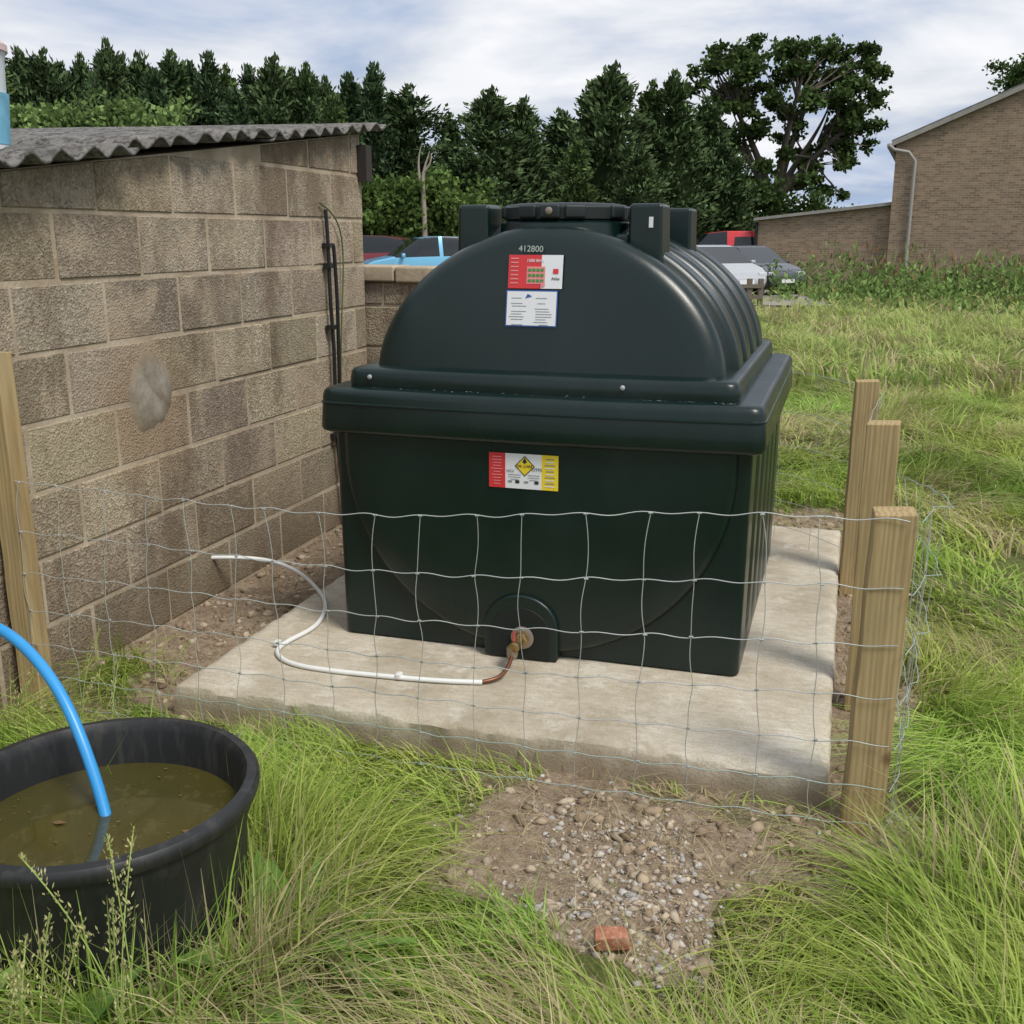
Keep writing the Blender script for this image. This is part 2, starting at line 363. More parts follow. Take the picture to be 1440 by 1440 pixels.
GC=[(.46,.44,.41),(.38,.36,.33),(.55,.51,.46),(.44,.36,.28),(.50,.42,.32),(.34,.27,.20)]
stones('gravel',17000,fp,.002,.012,GC)
def fs(N):
    x=rng.uniform(-2.5,.55,N); y=rng.uniform(1.8,5.9,N); d=dirt(x,y)
    k=(rng.random(N)<d*.7)&~((x>-2.0)&(x<.06)&(y>2.7)&(y<5.3)); x,y=x[k],y[k]; return np.stack([x,y,gz(x,y)],-1)
stones('soil_clods',20000,fs,.0025,.022,[(.30,.225,.155),(.40,.31,.22),(.23,.165,.11),(.48,.40,.30)],pw=5)
def m_bf():
    t=NT('red_brick'); n=t.noise(45,5,.7); c=t.ramp(n,[(.35,(.26,.12,.075)),(.5,(.42,.18,.11)),(.68,(.50,.33,.24))]); t.set(c,.95,spec=.15); t.bump(n,.8,.006); return t.m
bs=[(-.040,-.024,-.018),(.042,-.022,-.018),(.036,.026,-.018),(-.041,.022,-.018),(-.036,-.022,.016),(.035,-.020,.020),(.031,.018,.014),(-.037,.020,.018)]
mesh_py('brick_fragment',bs,[(0,3,2,1),(4,5,6,7),(0,1,5,4),(1,2,6,5),(2,3,7,6),(3,0,4,7)],m_bf(),bevel=.005,loc=(-.385,1.975,.030),rot=(.12,-.1,.2))
# ---------------------------------------------------------------- slab
sv=[];sf=[]
nx,ny=90,90
xsl=np.linspace(-1.97,.04,nx); ysl=np.linspace(2.72,5.29,ny)
def chip(x,y): return float(sstep(.66,.80,vnoise(x,y,.045,2)))*.010
for a in range(nx):
    for b in range(ny):
        x_,y_=xsl[a],ysl[b]; e=min(a,nx-1-a,b,ny-1-b)
        nxv=(a==nx-1)-(a==0); nyv=(b==ny-1)-(b==0); w=float(fbm(x_,y_,.09,6)-.5)*.018-(chip(x_,y_) if e==0 else 0)
        sv.append((x_+nxv*w,y_+nyv*w,.1+float(fbm(x_,y_,.5,3)-.5)*.005-(.003+.004*float(vnoise(x_,y_,.05,2))+chip(x_,y_)*.8 if e==0 else 0)))
for a in range(nx-1):
    for b in range(ny-1): sf.append((a*ny+b,(a+1)*ny+b,(a+1)*ny+b+1,a*ny+b+1))
ring=[(a,0) for a in range(nx)]+[(nx-1,b) for b in range(1,ny)]+[(a,ny-1) for a in range(nx-2,-1,-1)]+[(0,b) for b in range(ny-2,0,-1)]
o=len(sv); R=len(ring)
for lev,(off,z) in enumerate([(.006,.084),(.008,.05),(.010,-.05)]):
    for (a,b) in ring:
        x,y=xsl[a],ysl[b]; nxv=(a==nx-1)-(a==0); nyv=(b==ny-1)-(b==0)
        w=float(fbm(x*1.,y*1.,.09,6)-.5)*.018+float(fbm(x,y+z*3,.07,lev)-.5)*.014
        sv.append((x+nxv*(off+w),y+nyv*(off+w),z))
for k in range(R):
    k2=(k+1)%R; t0=ring[k][0]*ny+ring[k][1]; t1=ring[k2][0]*ny+ring[k2][1]
    sf.append((t0,t1,o+k2,o+k))
    for l in range(2): sf.append((o+l*R+k,o+l*R+k2,o+(l+1)*R+k2,o+(l+1)*R+k))
sb=mesh_py('concrete_slab',sv,sf,M_slab,smooth=True); es=sb.modifiers.new('e','EDGE_SPLIT'); es.split_angle=math.radians(45)
# ---------------------------------------------------------------- block walls
def eave(y): return 1.665+.122*(y-2.76)
def block_wall(name,parent,axis_len,courses,topf,place,thick=.10,seed=0,cl=.45,ch=.225):
    r=random.Random(seed); V=[];F=[];C=[]
    for c_ in range(courses):
        z0=c_*ch; s=-(cl/2 if c_%2 else 0)
        while s<axis_len:
            g=.007; jx=r.uniform(-.003,.003)
            a=max(s,0)+g+jx; b=min(s+cl,axis_len)-g+jx
            if b-a>.03:
                jz=r.uniform(-.002,.002); zt0,zt1=min(z0+ch-g+jz,topf(a)),min(z0+ch-g+jz,topf(b)); zb=z0+g+jz
                if min(zt0,zt1)-zb>.02:
                    bv=.005; d=.0045+r.uniform(-.0025,.004); base=len(V)
                    V+= [place(a,-.02,zb),place(b,-.02,zb),place(b,-.02,zt1),place(a,-.02,zt0)]
                    V+= [place(a+.001,d-bv,zb+.001),place(b-.001,d-bv,zb+.001),place(b-.001,d-bv,zt1-.001),place(a+.001,d-bv,zt0-.001)]
                    V+= [place(a+bv,d,zb+bv),place(b-bv,d,zb+bv),place(b-bv,d,zt1-bv),place(a+bv,d,zt0-bv)]
                    for k in range(2):
                        for m in range(4): F.append((base+4*k+m,base+4*k+(m+1)%4,base+4*k+4+(m+1)%4,base+4*k+4+m))
                    F.append((base+8,base+9,base+10,base+11))
                    t=r.uniform(.70,1.18); C+= [(t,t*r.uniform(.94,1.0),t*r.uniform(.88,1.0))]*12
            s+=cl
    ob=mesh_py(name,V,F,M_block,parent)
    at=ob.data.color_attributes.new('Col','FLOAT_COLOR','POINT'); at.data.foreach_set('color',np.concatenate([np.array(C),np.ones((len(C),1))],1).astype(np.float32).ravel())
    return ob
shed=empty('block_shed')
Y0=.3; Y1=5.38
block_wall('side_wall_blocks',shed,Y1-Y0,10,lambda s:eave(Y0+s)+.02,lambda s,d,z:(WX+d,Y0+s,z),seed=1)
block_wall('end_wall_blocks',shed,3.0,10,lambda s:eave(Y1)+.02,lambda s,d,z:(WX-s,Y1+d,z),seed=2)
def prism(name,pts,mat,parent):
    return mesh_py(name,pts,[(0,1,2,3),(4,5,6,7),(0,1,5,4),(1,2,6,5),(2,3,7,6),(3,0,4,7)],mat,parent)
prism('wall_core',[(WX-3,Y0,-.1),(WX,Y0,-.1),(WX,Y1,-.1),(WX-3,Y1,-.1),(WX-3,Y0,eave(Y0)+.022),(WX,Y0,eave(Y0)+.022),(WX,Y1,eave(Y1)+.022),(WX-3,Y1,eave(Y1)+.022)],M_mortar,shed)
def sheet(y0,y1,dz,parent,x0=-2.38,x1=-5.7,j=0):
    ns=int((y1-y0)/.0122); nxx=14; V=[];F=[]
    for a in range(ns+1):
        y=y0+(y1-y0)*a/ns
        for b in range(nxx):
            t=b/(nxx-1); x=x0+(x1-x0)*t
            e=float(vnoise(y*9,j,1,2)-.5)*.04 if b==0 else 0
            z=eave(y)+.046+dz+.014*(x0-x)+.017*math.cos(2*math.pi*y/.146)+float(vnoise(x*2,y*3,1,4)-.5)*.006
            V.append((x+e,y,z))
    for a in range(ns):
        for b in range(nxx-1): F.append((a*nxx+b,(a+1)*nxx+b,(a+1)*nxx+b+1,a*nxx+b+1))
    ob=mesh_py('roof_sheet',V,F,M_roof,parent,smooth=True); s=ob.modifiers.new('s','SOLIDIFY'); s.thickness=.010; s.offset=-1
for k,(a,b,dx) in enumerate([(.2,1.25,0),(1.2,2.3,.02),(2.25,3.32,.05),(3.27,4.36,-.01),(4.3,5.52,.0)]):
    sheet(a,b,.004+.014*(k%2),shed,x0=-2.41+dx,j=k*3)
box('eave_end_block',(WX+.035,5.36,1.86),(.05,.07,.18),simple('dark_end_block',(.03,.025,.022),.9),shed)  # small dark block below the roof sheet at the far wall end
pv=[(0,0,0)];pf=[];NP=48
for rr,d in((.6,.005),(.9,.003),(1.08,-.008)):
    for a in range(NP):
        t=2*math.pi*a/NP; k=rr*(1+.06*math.sin(2*t+1)+.05*math.sin(3*t+2)+.035*math.sin(5*t)+.03*math.sin(11*t)); pv.append((d,.125*k*math.cos(t),.15*k*math.sin(t)))
pv[0]=(.006,0,0)
for a in range(NP): pf.append((0,1+a,1+(a+1)%NP))
for l in range(2):
    for a in range(NP): pf.append((1+l*NP+a,1+l*NP+(a+1)%NP,1+(l+1)*NP+(a+1)%NP,1+(l+1)*NP+a))
mesh_py('cement_patch',pv,pf,M_patch,shed,smooth=True,loc=(WX+.0065,3.44,.925))
cb=empty('wall_cable')
tube('cable',[[(WX+.03,4.90,1.62),(WX+.035,4.91,1.45),(WX+.03,4.90,1.2),(WX+.04,4.92,.95),(WX+.03,4.91,.6),(WX+.035,4.93,.3),(WX+.05,4.95,.05)],[(WX+.05,4.93,1.45),(WX+.055,4.95,1.2),(WX+.04,4.94,.8),(WX+.05,4.95,.4),(WX+.10,5.05,.02)]],.0095,M_black,cb)
tube('earth_wire',[[(WX+.02,4.86,1.65),(WX+.03,5.03,1.60),(WX+.03,5.10,1.45),(WX+.03,5.04,1.15),(WX+.03,5.0,.9),(WX+.03,4.95,.3)]],.004,simple('green_wire',(.08,.12,.03),.5),cb)
for z in(1.45,1.35,1.05,.5): box('clip',(WX+.03,4.915,z),(.04,.06,.02),M_black,cb)
lw=empty('low_block_wall')
LWX=WX-.6
block_wall('blocks',lw,1.85,6,lambda s:1.25,lambda s,d,z:(LWX+s,5.46-d,z),seed=5)
box('core',(LWX+.925,5.542,.605),(1.84,.158,1.29),M_mortar,lw)
for k in range(5): box('coping',(LWX+.18+.385*k,5.54,1.292+.004*(k%2)),(.38,.24,.085),M_mortar,lw,bevel=.012,rot=(0,0,.01*(k-1)))
bk=empty('plastic_drum',(-2.80,3.04,1.75))
lathe('body',[(.085,0),(.10,.01),(.112,.30),(.118,.33)],simple('drum_white',(.62,.65,.68),.4),bk)
lathe('label',[(.1035,.04),(.1155,.20)],simple('drum_label',(.16,.42,.58),.5,var=.7,scale=9),bk)
lathe('lid',[(.125,.33),(.125,.35),(.11,.365),(.07,.37)],simple('lid_pink',(.62,.45,.45),.4),bk)
# ---------------------------------------------------------------- OIL TANK
tank=empty('oil_tank',(-.955,4.05,.1))
def rrect(a,b,r,bow=0,npc=8,side=40):
    pts=[]
    def seg(p,q,n): return [(p[0]+(q[0]-p[0])*i/n,p[1]+(q[1]-p[1])*i/n) for i in range(n)]
    cs=[((a-r),-(b-r),-90),((a-r),(b-r),0),(-(a-r),(b-r),90),(-(a-r),-(b-r),180)]
    for k,(cx,cy,st) in enumerate(cs):
        for i in range(npc):
            t=math.radians(st+90*i/npc); pts.append((cx+r*math.cos(t),cy+r*math.sin(t)))
        e=math.radians(st+90); p=(cx+r*math.cos(e),cy+r*math.sin(e)); nxt=cs[(k+1)%4]; s2=math.radians(nxt[2]); q=(nxt[0]+r*math.cos(s2),nxt[1]+r*math.sin(s2))
        pts+=seg(p,q,side)
    out=[]
    for x,y in pts:
        dy=bow*(1-(x/a)**2)*(-1 if y<0 else .4)*sstep(.5,1,abs(y)/b); out.append((x,y+float(dy)))
    return out
def loft(name,levels,parent,mat=M_tank,a=.7,b=.75,r=.05,bow=0,mod=None):
    V=[];F=[];n=None
    for z,off in levels:
        pts=rrect(a+off,b+off,max(.005,r+off*.5),bow)
        for x,y in pts:
            if mod: x,y=mod(x,y,z)
            V.append((x,y,z))
        n=len(pts)
    for l in range(len(levels)-1):
        for i in range(n): F.append((l*n+i,l*n+(i+1)%n,(l+1)*n+(i+1)%n,(l+1)*n+i))
    F.append(tuple(range(n))); F.append(tuple((len(levels)-1)*n+i for i in range(n)))
    ob=mesh_py(name,V,F,mat,parent,smooth=True); m=ob.modifiers.new('e','EDGE_SPLIT'); m.split_angle=math.radians(50); return ob
def basemod(x,y,z):
    if abs(x)>.60 and z<.72:
        g=0
        for c0 in(-.50,-.25,0,.25,.50):
            g=max(g,math.exp(-((y-c0)/.035)**4))
        x-=math.copysign(.030*g*float(sstep(.03,.10,z))*float(sstep(.74,.68,z)),x)
    return x,y
lv=[(0,-.012),(.008,0)]+[(z,0.010*z) for z in (.03,.06,.1,.2,.4,.6,.66,.69,.71,.735)]+[(.78,.008)]
loft('base',lv,tank,a=.703,b=.748,r=.028,mod=basemod)
V=[];F=[];nA=72; cz=.685; Rr=.672
prof=[(0,-.052),(.5,-.048),(.85,-.040),(.955,-.034),(.98,-.026),(.995,-.012),(1.0,.006)]
V.append((0,-.748+prof[0][1],cz))
for s,dy in prof[1:]:
    for a in range(nA+1):
        t=math.pi+math.pi*a/nA; V.append((Rr*s*math.cos(t)*1.0,-.748+dy,max(cz+Rr*s*math.sin(t),.006)))
W=nA+1
for a in range(nA): F.append((0,1+a,2+a))
for l in range(len(prof)-2):
    for a in range(nA): F.append((1+l*W+a,2+l*W+a,2+(l+1)*W+a,1+(l+1)*W+a))
pr=[(-1,.006),(-.995,-.012),(-.98,-.026),(-.955,-.034),(-.85,-.040),(-.5,-.048),(0,-.052),(.5,-.048),(.85,-.040),(.955,-.034),(.98,-.026),(.995,-.012),(1,.006)]
b0=len(V)
for s,dy in pr: V.append((Rr*s,-.748+dy,cz)); V.append((Rr*s,-.748+dy,.80))
for k in range(len(pr)-1): F.append((b0+2*k,b0+2*k+2,b0+2*k+3,b0+2*k+1))
ob=mesh_py('front_dished_end',V,F,M_tank,tank,smooth=True); bm=bmesh.new(); bm.from_mesh(ob.data); bmesh.ops.remove_doubles(bm,verts=bm.verts,dist=.0005); bmesh.ops.recalc_face_normals(bm,faces=bm.faces); bm.to_mesh(ob.data); bm.free()
loft('rim',[(.750,-.05),(.748,-.006),(.753,.004),(.765,.008),(.800,.006),(.872,.001),(.886,-.003),(.894,-.010),(.898,-.022),(.901,-.09)],tank,a=.742,b=.79,r=.042,bow=.035)
loft('rim_bead',[(.842,.000),(.845,.005),(.850,.005),(.854,.0)],tank,a=.743,b=.791,r=.042,bow=.035)
loft('upper_flange',[(.895,.004),(.92,.006),(.948,.002),(.957,-.004),(.962,-.014),(.964,-.05)],tank,a=.655,b=.735,r=.038,bow=.02)
A=.600;B=.485;zb=.950; yf=-.655; V=[];F=[];nP=72
rings=[]
for s in (.02,.3,.6,.8,.90): rings.append((s,0.,1.,-.014*(1-s*s)))
for t in (15,30,45,60,75,90): rings.append((.90+.10*math.sin(math.radians(t)),.055*(1-math.cos(math.radians(t))),1.,0))
ribs=[-.345,-.065,.215,.495]
yv=np.arange(yf+.065,.68,.01)
for y in yv:
    g=max(math.exp(-((y-r)/.090)**10) for r in ribs); k=float(1-sstep(yf+.10,yf+.26,y))
    sag=float(sstep(.60,.68,y))
    rings.append((1-.04*float(sstep(yf+.08,yf+.14,y))+.085*g-.12*sag,y-yf,k,0))
for s in (.75,.4,.02): rings.append((s,.68-yf,0,0))
for s,dy,k,e in rings:
    for i in range(nP+1):
        t=math.pi*i/nP; cx=math.cos(t); sz=math.sin(t)
        px=A*s*math.copysign(abs(cx)**1.10,cx); pz=B*s*abs(sz)**1.06
        if dy>.06: pz*=1-.016
        V.append((px,yf+dy+e+.16*k*pz,zb+pz))
W=nP+1
for l in range(len(rings)-1):
    for i in range(nP): F.append((l*W+i,l*W+i+1,(l+1)*W+i+1,(l+1)*W+i))
ob=mesh_py('dome_lid',V,F,M_tank,tank,smooth=True)
for sx in(-1,1):
    for yy in(-.37,.30):
        x=sx*.300; zt=1.50
        w=.062; d=.085
        vv=[(x-w,yy-d,1.22),(x+w,yy-d,1.22),(x+w,yy+d,1.22),(x-w,yy+d,1.22),(x-w*.9,yy-d*.93,zt),(x+w*.9,yy-d*.93,zt),(x+w*.9,yy+d*.93,zt),(x-w*.9,yy+d*.93,zt)]
        mesh_py('lifting_lug',vv,[(0,1,2,3),(4,5,6,7),(0,1,5,4),(1,2,6,5),(2,3,7,6),(3,0,4,7)],M_tank,tank,bevel=.014,seg=3)
        if yy<0: mesh_py('lug_web',[(x-sx*.055,yy-.07,1.26),(x-sx*.055,yy-.07,1.40),(x-sx*.19,yy-.07,1.40),(x-sx*.19,yy-.07,1.30),(x-sx*.055,yy+.05,1.26),(x-sx*.055,yy+.05,1.44),(x-sx*.19,yy+.05,1.42),(x-sx*.19,yy+.05,1.30)],[(0,1,2,3),(4,5,6,7),(0,1,5,4),(1,2,6,5),(2,3,7,6),(3,0,4,7)],M_tank,tank,bevel=.01)
box('lug_sticker',(.320,-.4575,1.44),(.014,.002,.034),M_lw,tank)
lathe('cap_collar',[(.235,1.36),(.225,1.438),(.205,1.448)],M_tank,tank,loc=(0,-.33,0))
lathe('inspection_cap',[(.20,1.445),(.212,1.452),(.214,1.488),(.205,1.498),(.17,1.503),(.12,1.498),(.11,1.506),(.02,1.508)],M_cap,tank,loc=(0,-.33,0))
for k in range(8):
    a=math.pi/8+k*math.pi/4; box('cap_grip',(.208*math.cos(a),-.33+.208*math.sin(a),1.474),(.028,.07,.042),M_cap,tank,bevel=.007,rot=(0,0,a))
box('cap_tab',(-.0,-.545,1.474),(.07,.02,.045),M_cap,tank,bevel=.008)
lathe('cap_screw',[(.012,0),(.012,.006),(.008,.008)],M_steel,tank,n=20,loc=(0,-.555,1.476),rot=(math.radians(90),0,0))
for x,y in((-.57,-.748),(.30,-.760)):
    lathe('bolt',[(.008,0),(.008,.004),(.005,.006)],M_wire,tank,n=16,loc=(x,y,.935),rot=(math.radians(90),0,0))
arc=[(-.13,.0)]+[(-.13,.11)]+[(-.13*math.cos(t),.11+.115*math.sin(t)) for t in np.linspace(.12,math.pi-.12,18)]+[(.13,.11),(.13,0)]
def arch(name,s,y0,y1,mat,loc=(.0,0,.008),bev=.012):
    n=len(arc); V=[(x*s,y0,z*s if z else 0) for x,z in arc]+[(x*s,y1,z*s if z else 0) for x,z in arc]
    F=[tuple(range(n)),tuple(range(2*n-1,n-1,-1))]+[(i,(i+1)%n,n+(i+1)%n,n+i) for i in range(n)]
    return mesh_py(name,V,F,mat,tank,bevel=bev,loc=loc)
arch('outlet_surround',1.0,-.806,-.76,M_tank,loc=(-.02,0,.006),bev=.008)
arch('outlet_recess_shade',.80,-.8085,-.79,M_tankdark,loc=(-.02,0,.008),bev=.002)  # flat plate, not sunk in; recess shade is put into its dark colour
RX=math.radians(90)
vy=-.811
lathe('valve_flange',[(.038,0),(.040,.006),(.030,.010)],M_steel,tank,n=32,loc=(-.01,vy,.085),rot=(RX,0,0))
lathe('valve_nut',[(.026,0),(.026,.022),(.018,.026)],M_brass,tank,n=6,loc=(-.01,vy-.008,.085),rot=(RX,0,0),smooth=False)
lathe('valve_body',[(.014,0),(.014,.05),(.018,.052),(.018,.07),(.012,.074)],M_brass,tank,n=16,loc=(-.01,vy-.03,.085),rot=(RX,0,0))
box('valve_lever',(-.018,vy-.075,.114),(.012,.045,.006),simple('lever_red',(.22,.04,.03),.5),tank,bevel=.002,rot=(.5,0,.3))
lathe('valve_stem',[(.006,0),(.006,.03)],M_brass,tank,n=12,loc=(-.01,vy-.06,.09))
lathe('filter_bowl',[(.016,0),(.019,.01),(.019,.035),(.010,.04)],M_steel,tank,n=20,loc=(-.02,vy-.085,.045))
tl=math.atan(.16)
def plate(name,c,s,mat,rx=0.,parent=tank):
    w,h=s[0]/2,s[1]/2; return mesh_py(name,[(-w,0,-h),(w,0,-h),(w,0,h),(-w,0,h)],[(0,1,2,3)],mat,parent,loc=c,rot=(rx,0,0))
def domey(z,d=.003): return yf+.16*(z-zb)-.014-d
def dl(name,x,z,w,h,mat,d=.003): return plate(name,(x,domey(z,d),z),(w,h),mat,-tl)
dl('label_top_red',-.063,1.283,.112,.108,M_red); dl('label_top_white',.029,1.283,.072,.108,M_lw)
dl('label_green_panel',-.025,1.272,.062,.056,M_pink,.0042)
for k in range(3):
    for q in range(4): dl('label_tank_icon',-.046+.014*q,1.255+.017*k,.011,.009,M_grn,.0055)
for k in range(7): dl('label_text',-.098,1.325-.013*k,.026,.004,M_pink,.0045)
dl('label_logo',.042,1.285,.018,.016,M_red,.0045); dl('label_icon',-.0,1.243,.014,.014,M_pink,.0055)
dl('label_sheet_border',-.035,1.166,.176,.118,M_lbl,.003); dl('label_sheet',-.035,1.166,.168,.110,M_lw,.0042)
r=random.Random(4)
for k in range(11):
    for cxx,ww in((-.082,.055),(.003,.06)):
        if r.random()<.8: dl('sheet_text',cxx+r.uniform(-.006,.006),1.199-.0085*k,ww*r.uniform(.4,1),.0018,M_inkg,.0052)
mesh_py('sheet_logo',[(-.012,0,-.006),(.012,0,0),(-.004,0,.008)],[(0,1,2)],M_lbl,tank,loc=(-.045,domey(1.205,.0058),1.205),rot=(-tl,0,0))
by=-.748-.0535
def bl(name,x,z,w,h,mat,d=0.): return plate(name,(x,by-d,z),(w,h),mat)
LZ=.655; LX=-.012
bl('label_low_red',LX-.0895,LZ,.056,.116,M_red); bl('label_low_white',LX,LZ,.123,.116,M_lw); bl('label_low_yellow',LX+.0895,LZ,.056,.116,M_yel)
for k in range(10): bl('text',LX-.0895,LZ+.045-.0100*k,.042*r.uniform(.5,1),.0028,M_pink,.0012); bl('text',LX+.0895,LZ+.045-.0100*k,.04*r.uniform(.6,1),.003,M_lw if k%2 else M_inkg,.0012)
for dz,s,m,d in((0,1,M_ink,.0012),(0,.88,M_yel,.002)):
    w=.034*s;h=.034*s; mesh_py('diamond',[(-w,0,0),(0,0,-h),(w,0,0),(0,0,h)],[(0,1,2,3)],m,tank,loc=(LX+.005,by-d,LZ+.018))
mesh_py('oil_drop',[(-.008,0,-.004),(0,0,-.010),(.008,0,-.004),(0,0,.010)],[(0,1,2,3)],M_ink,tank,loc=(LX+.005,by-.0028,LZ+.036))
def text(name,body,size,loc,mat,parent,rot=(RX,0,0)):
    cu=bpy.data.curves.new(name,'FONT'); cu.body=body; cu.size=size; cu.align_x='CENTER'; cu.align_y='CENTER'; cu.materials.append(mat); cu.extrude=.0002
    o=bpy.data.objects.new(name,cu); link(o,parent); o.location=loc; o.rotation_euler=rot; return o
text('band_text','OIL CARE',.0125,(LX+.005,by-.0034,LZ+.018),M_ink,tank)
text('label_text','OTPS',.014,(LX+.046,by-.0015,LZ+.008),M_ink,tank)
text('label_text','NICA',.011,(LX-.044,by-.0015,LZ+.000),M_inkg,tank)
for k,x in enumerate((-.045,-.02,.01,.045)): bl('mini',LX+x,LZ-.035,.014,.006+.004*(k%2),M_ink if k%2 else M_inkg,.0012)
for k in range(3): bl('mini',LX-.03,LZ-.012-.008*k,.045*r.uniform(.6,1),.002,M_inkg,.0012); bl('mini',LX+.035,LZ-.012-.008*k,.04*r.uniform(.6,1),.002,M_inkg,.0012)
text('label_text','1500 BHA',.014,(-.028,domey(1.318,.0045),1.318),M_lw,tank,(RX-tl,0,0))
text('label_text','Atlas',.014,(.042,domey(1.262,.0045),1.262),M_ink,tank,(RX-tl,0,0))
text('chalk_number','412800',.028,(-.045,domey(1.355,.006),1.355),M_chalk,tank,(RX-tl,0.02,0))
for k in range(60):
    x=r.uniform(-.6,.65); mesh_py('scuff',[(x,-.80,0),(x+r.uniform(.002,.010),-.80,0),(x+.004,-.80+r.uniform(.001,.006),0)],[(0,1,2)],M_chalk,tank,loc=(0,r.uniform(.01,.035),.9025))
fpz=.110
fp_=empty('oil_feed_pipe')
tube('white_pipe',[[(WX-.02,3.75,.175),(-2.42,3.78,.178),(-2.32,3.86,.16),(-2.22,3.877,.135),(-2.10,3.82,.118),(-2.0,3.725,fpz),(-1.87,3.58,fpz),(-1.80,3.42,fpz),(-1.77,3.28,fpz),(-1.80,3.17,fpz),(-1.81,3.05,fpz),(-1.72,2.965,fpz),(-1.60,2.945,fpz),(-1.45,2.95,fpz),(-1.30,2.962,fpz),(-1.15,2.975,fpz),(-1.03,3.005,fpz)]],.0085,M_white,fp_)
tube('copper_tail',[[(-1.04,3.003,fpz),(-1.00,3.02,fpz+.004),(-.975,3.06,.118),(-.97,3.10,.135),(-.973,3.145,.155)]],.0065,M_copper,fp_)
for p in((-1.30,2.962),(-1.82,3.10)): box('pipe_clip',(p[0],p[1],.118),(.018,.026,.018),M_white,fp_,bevel=.003)
# ---------------------------------------------------------------- posts
def post(x,y,top,w,lean=(0,0),rz=0,name='fence_post'):
    z0=-.1; s=w/2; V=[];F=[]; n=12
    for k in range(n+1):
        z=z0+(top-z0)*k/n; ox=lean[0]*z+.0015*math.sin(k*1.7+x*9); oy=lean[1]*z+.0015*math.cos(k*2.1)
        for a,b in((-s,-s),(s,-s),(s,s),(-s,s)): V.append((a+ox,b+oy,z+(.004*math.sin(a*90+b*50) if k==n else 0)))
    for k in range(n):
        for m in range(4): F.append((4*k+m,4*k+(m+1)%4,4*k+4+(m+1)%4,4*k+4+m))
    F.append((0,1,2,3)); F.append((4*n,4*n+1,4*n+2,4*n+3))
    return mesh_py(name,V,F,M_wood,bevel=.004,loc=(x,y,0),rot=(0,0,rz))
post(-2.43,2.62,1.16,.074,(-.012,0),.1)
post(.132,2.655,.855,.098,(.016,0),.05)
post(.138,3.42,.945,.096,(-.006,0),-.08,'fence_post.001')
post(.100,4.62,.92,.093,(0,0),.05,'fence_post.002')
post(-1.2,5.85,.9,.09,(0,0),.05,'fence_post.003')
# ---------------------------------------------------------------- wire mesh
wf=empty('wire_mesh_fence')
ZR=[.03,.16,.30,.45,.61,.79,1.0]
def topz(s): return .735+.045*s+.04*s*s
def fpos(s,rel):
    x=-2.44+ (0.18+2.44)*s; y=2.595-.03*math.sin(math.pi*s)-.012*math.sin(9*s+rel*3)*rel
    sag=.018*math.sin(math.pi*s*2.2+rel*2)
    return (x,y,.015+(topz(s)+sag)*rel)
H_=[];H2=[]
for i_,rel in enumerate(ZR):
    p=[]
    for k in range(150):
        s=k/149; x,y,z=fpos(s,rel); z+=.0035*math.sin(s*2.64/.15*2*math.pi*1.0+i_)+.002*math.sin(s*60+i_*3); p.append((x,y,z))
    (H2 if i_<2 else H_).append(p)
VS=[]; knots=[]
for k in range(18):
    s=(k+.35)/17.6+random.uniform(-.006,.006)
    if s>.99: continue
    p=[]; ph=random.uniform(0,6); lean=random.uniform(-.012,.012)
    for i_,rel in enumerate(ZR):
        x,y,z=fpos(min(1,s+lean*(rel-.5)+.0025*math.sin(i_*2.3+ph)),rel); p.append((x,y-.003,z)); knots.append((x,y,z))
    q=[]
    for a,b in zip(p[:-1],p[1:]):
        bx=random.uniform(-.009,.009)
        for t in(0,.35,.7): q.append((a[0]+(b[0]-a[0])*t+bx*math.sin(math.pi*t),a[1]+(b[1]-a[1])*t+bx*.5*math.sin(math.pi*t),a[2]+(b[2]-a[2])*t))
    q.append(p[-1]); VS.append(q)
tube('front_line_wires',H_,.0014,M_wire,wf,res=1,nurbs=False); tube('front_lower_wires',H2,.0014,M_wireg,wf,res=1,nurbs=False)
tube('front_stays',VS,.00115,M_wire,wf,res=1)
tube('knots',[[(x-.005,y-.002,z),(x+.005,y-.004,z+.002)] for x,y,z in knots],.0026,M_wire,wf,res=1,nurbs=False)
def spath(s,rel):
    if s<.12:
        t=s/.12; x=.185+.03*math.sin(t*1.57)+.02*rel; y=2.585+.14*t
    else:
        t=(s-.12)/.88; x=.215+.05*math.sin(math.pi*t*1.6+rel*1.5)*(.4+rel)-.055*t; y=2.725+2.0*t
    return (x,y,.015+.80*rel+.04*math.sin(s*7+rel)*rel)
SH=[[ (lambda q,i_,k:(q[0]+.002*math.sin(k*.9+i_),q[1],q[2]+.003*math.sin(k*.8+i_)))(spath(k/90,rel),i_,k) for k in range(91)] for i_,rel in enumerate(ZR)]
tube('side_line_wires',SH,.0013,M_wireg,wf,res=1,nurbs=False)
SV=[[spath(min(1,(k+.5)/14+.01*math.sin(k*3+rel*4)),rel) for rel in ZR] for k in range(14)]
tube('side_stays',SV,.0011,M_wire,wf,res=1)
BH=[[(.08-2.5*k/60, 4.72+1.15*min(1,k/30), .02+.86*rel+.02*math.sin(k*.3)) for k in range(61)] for rel in ZR]
tube('back_line_wires',BH,.0012,M_wire,wf,res=1,nurbs=False)
tube('back_stays',[[BH[i_][int(4+k*4)] for i_ in range(len(ZR))] for k in range(13)],.0010,M_wire,wf,res=1,nurbs=False)
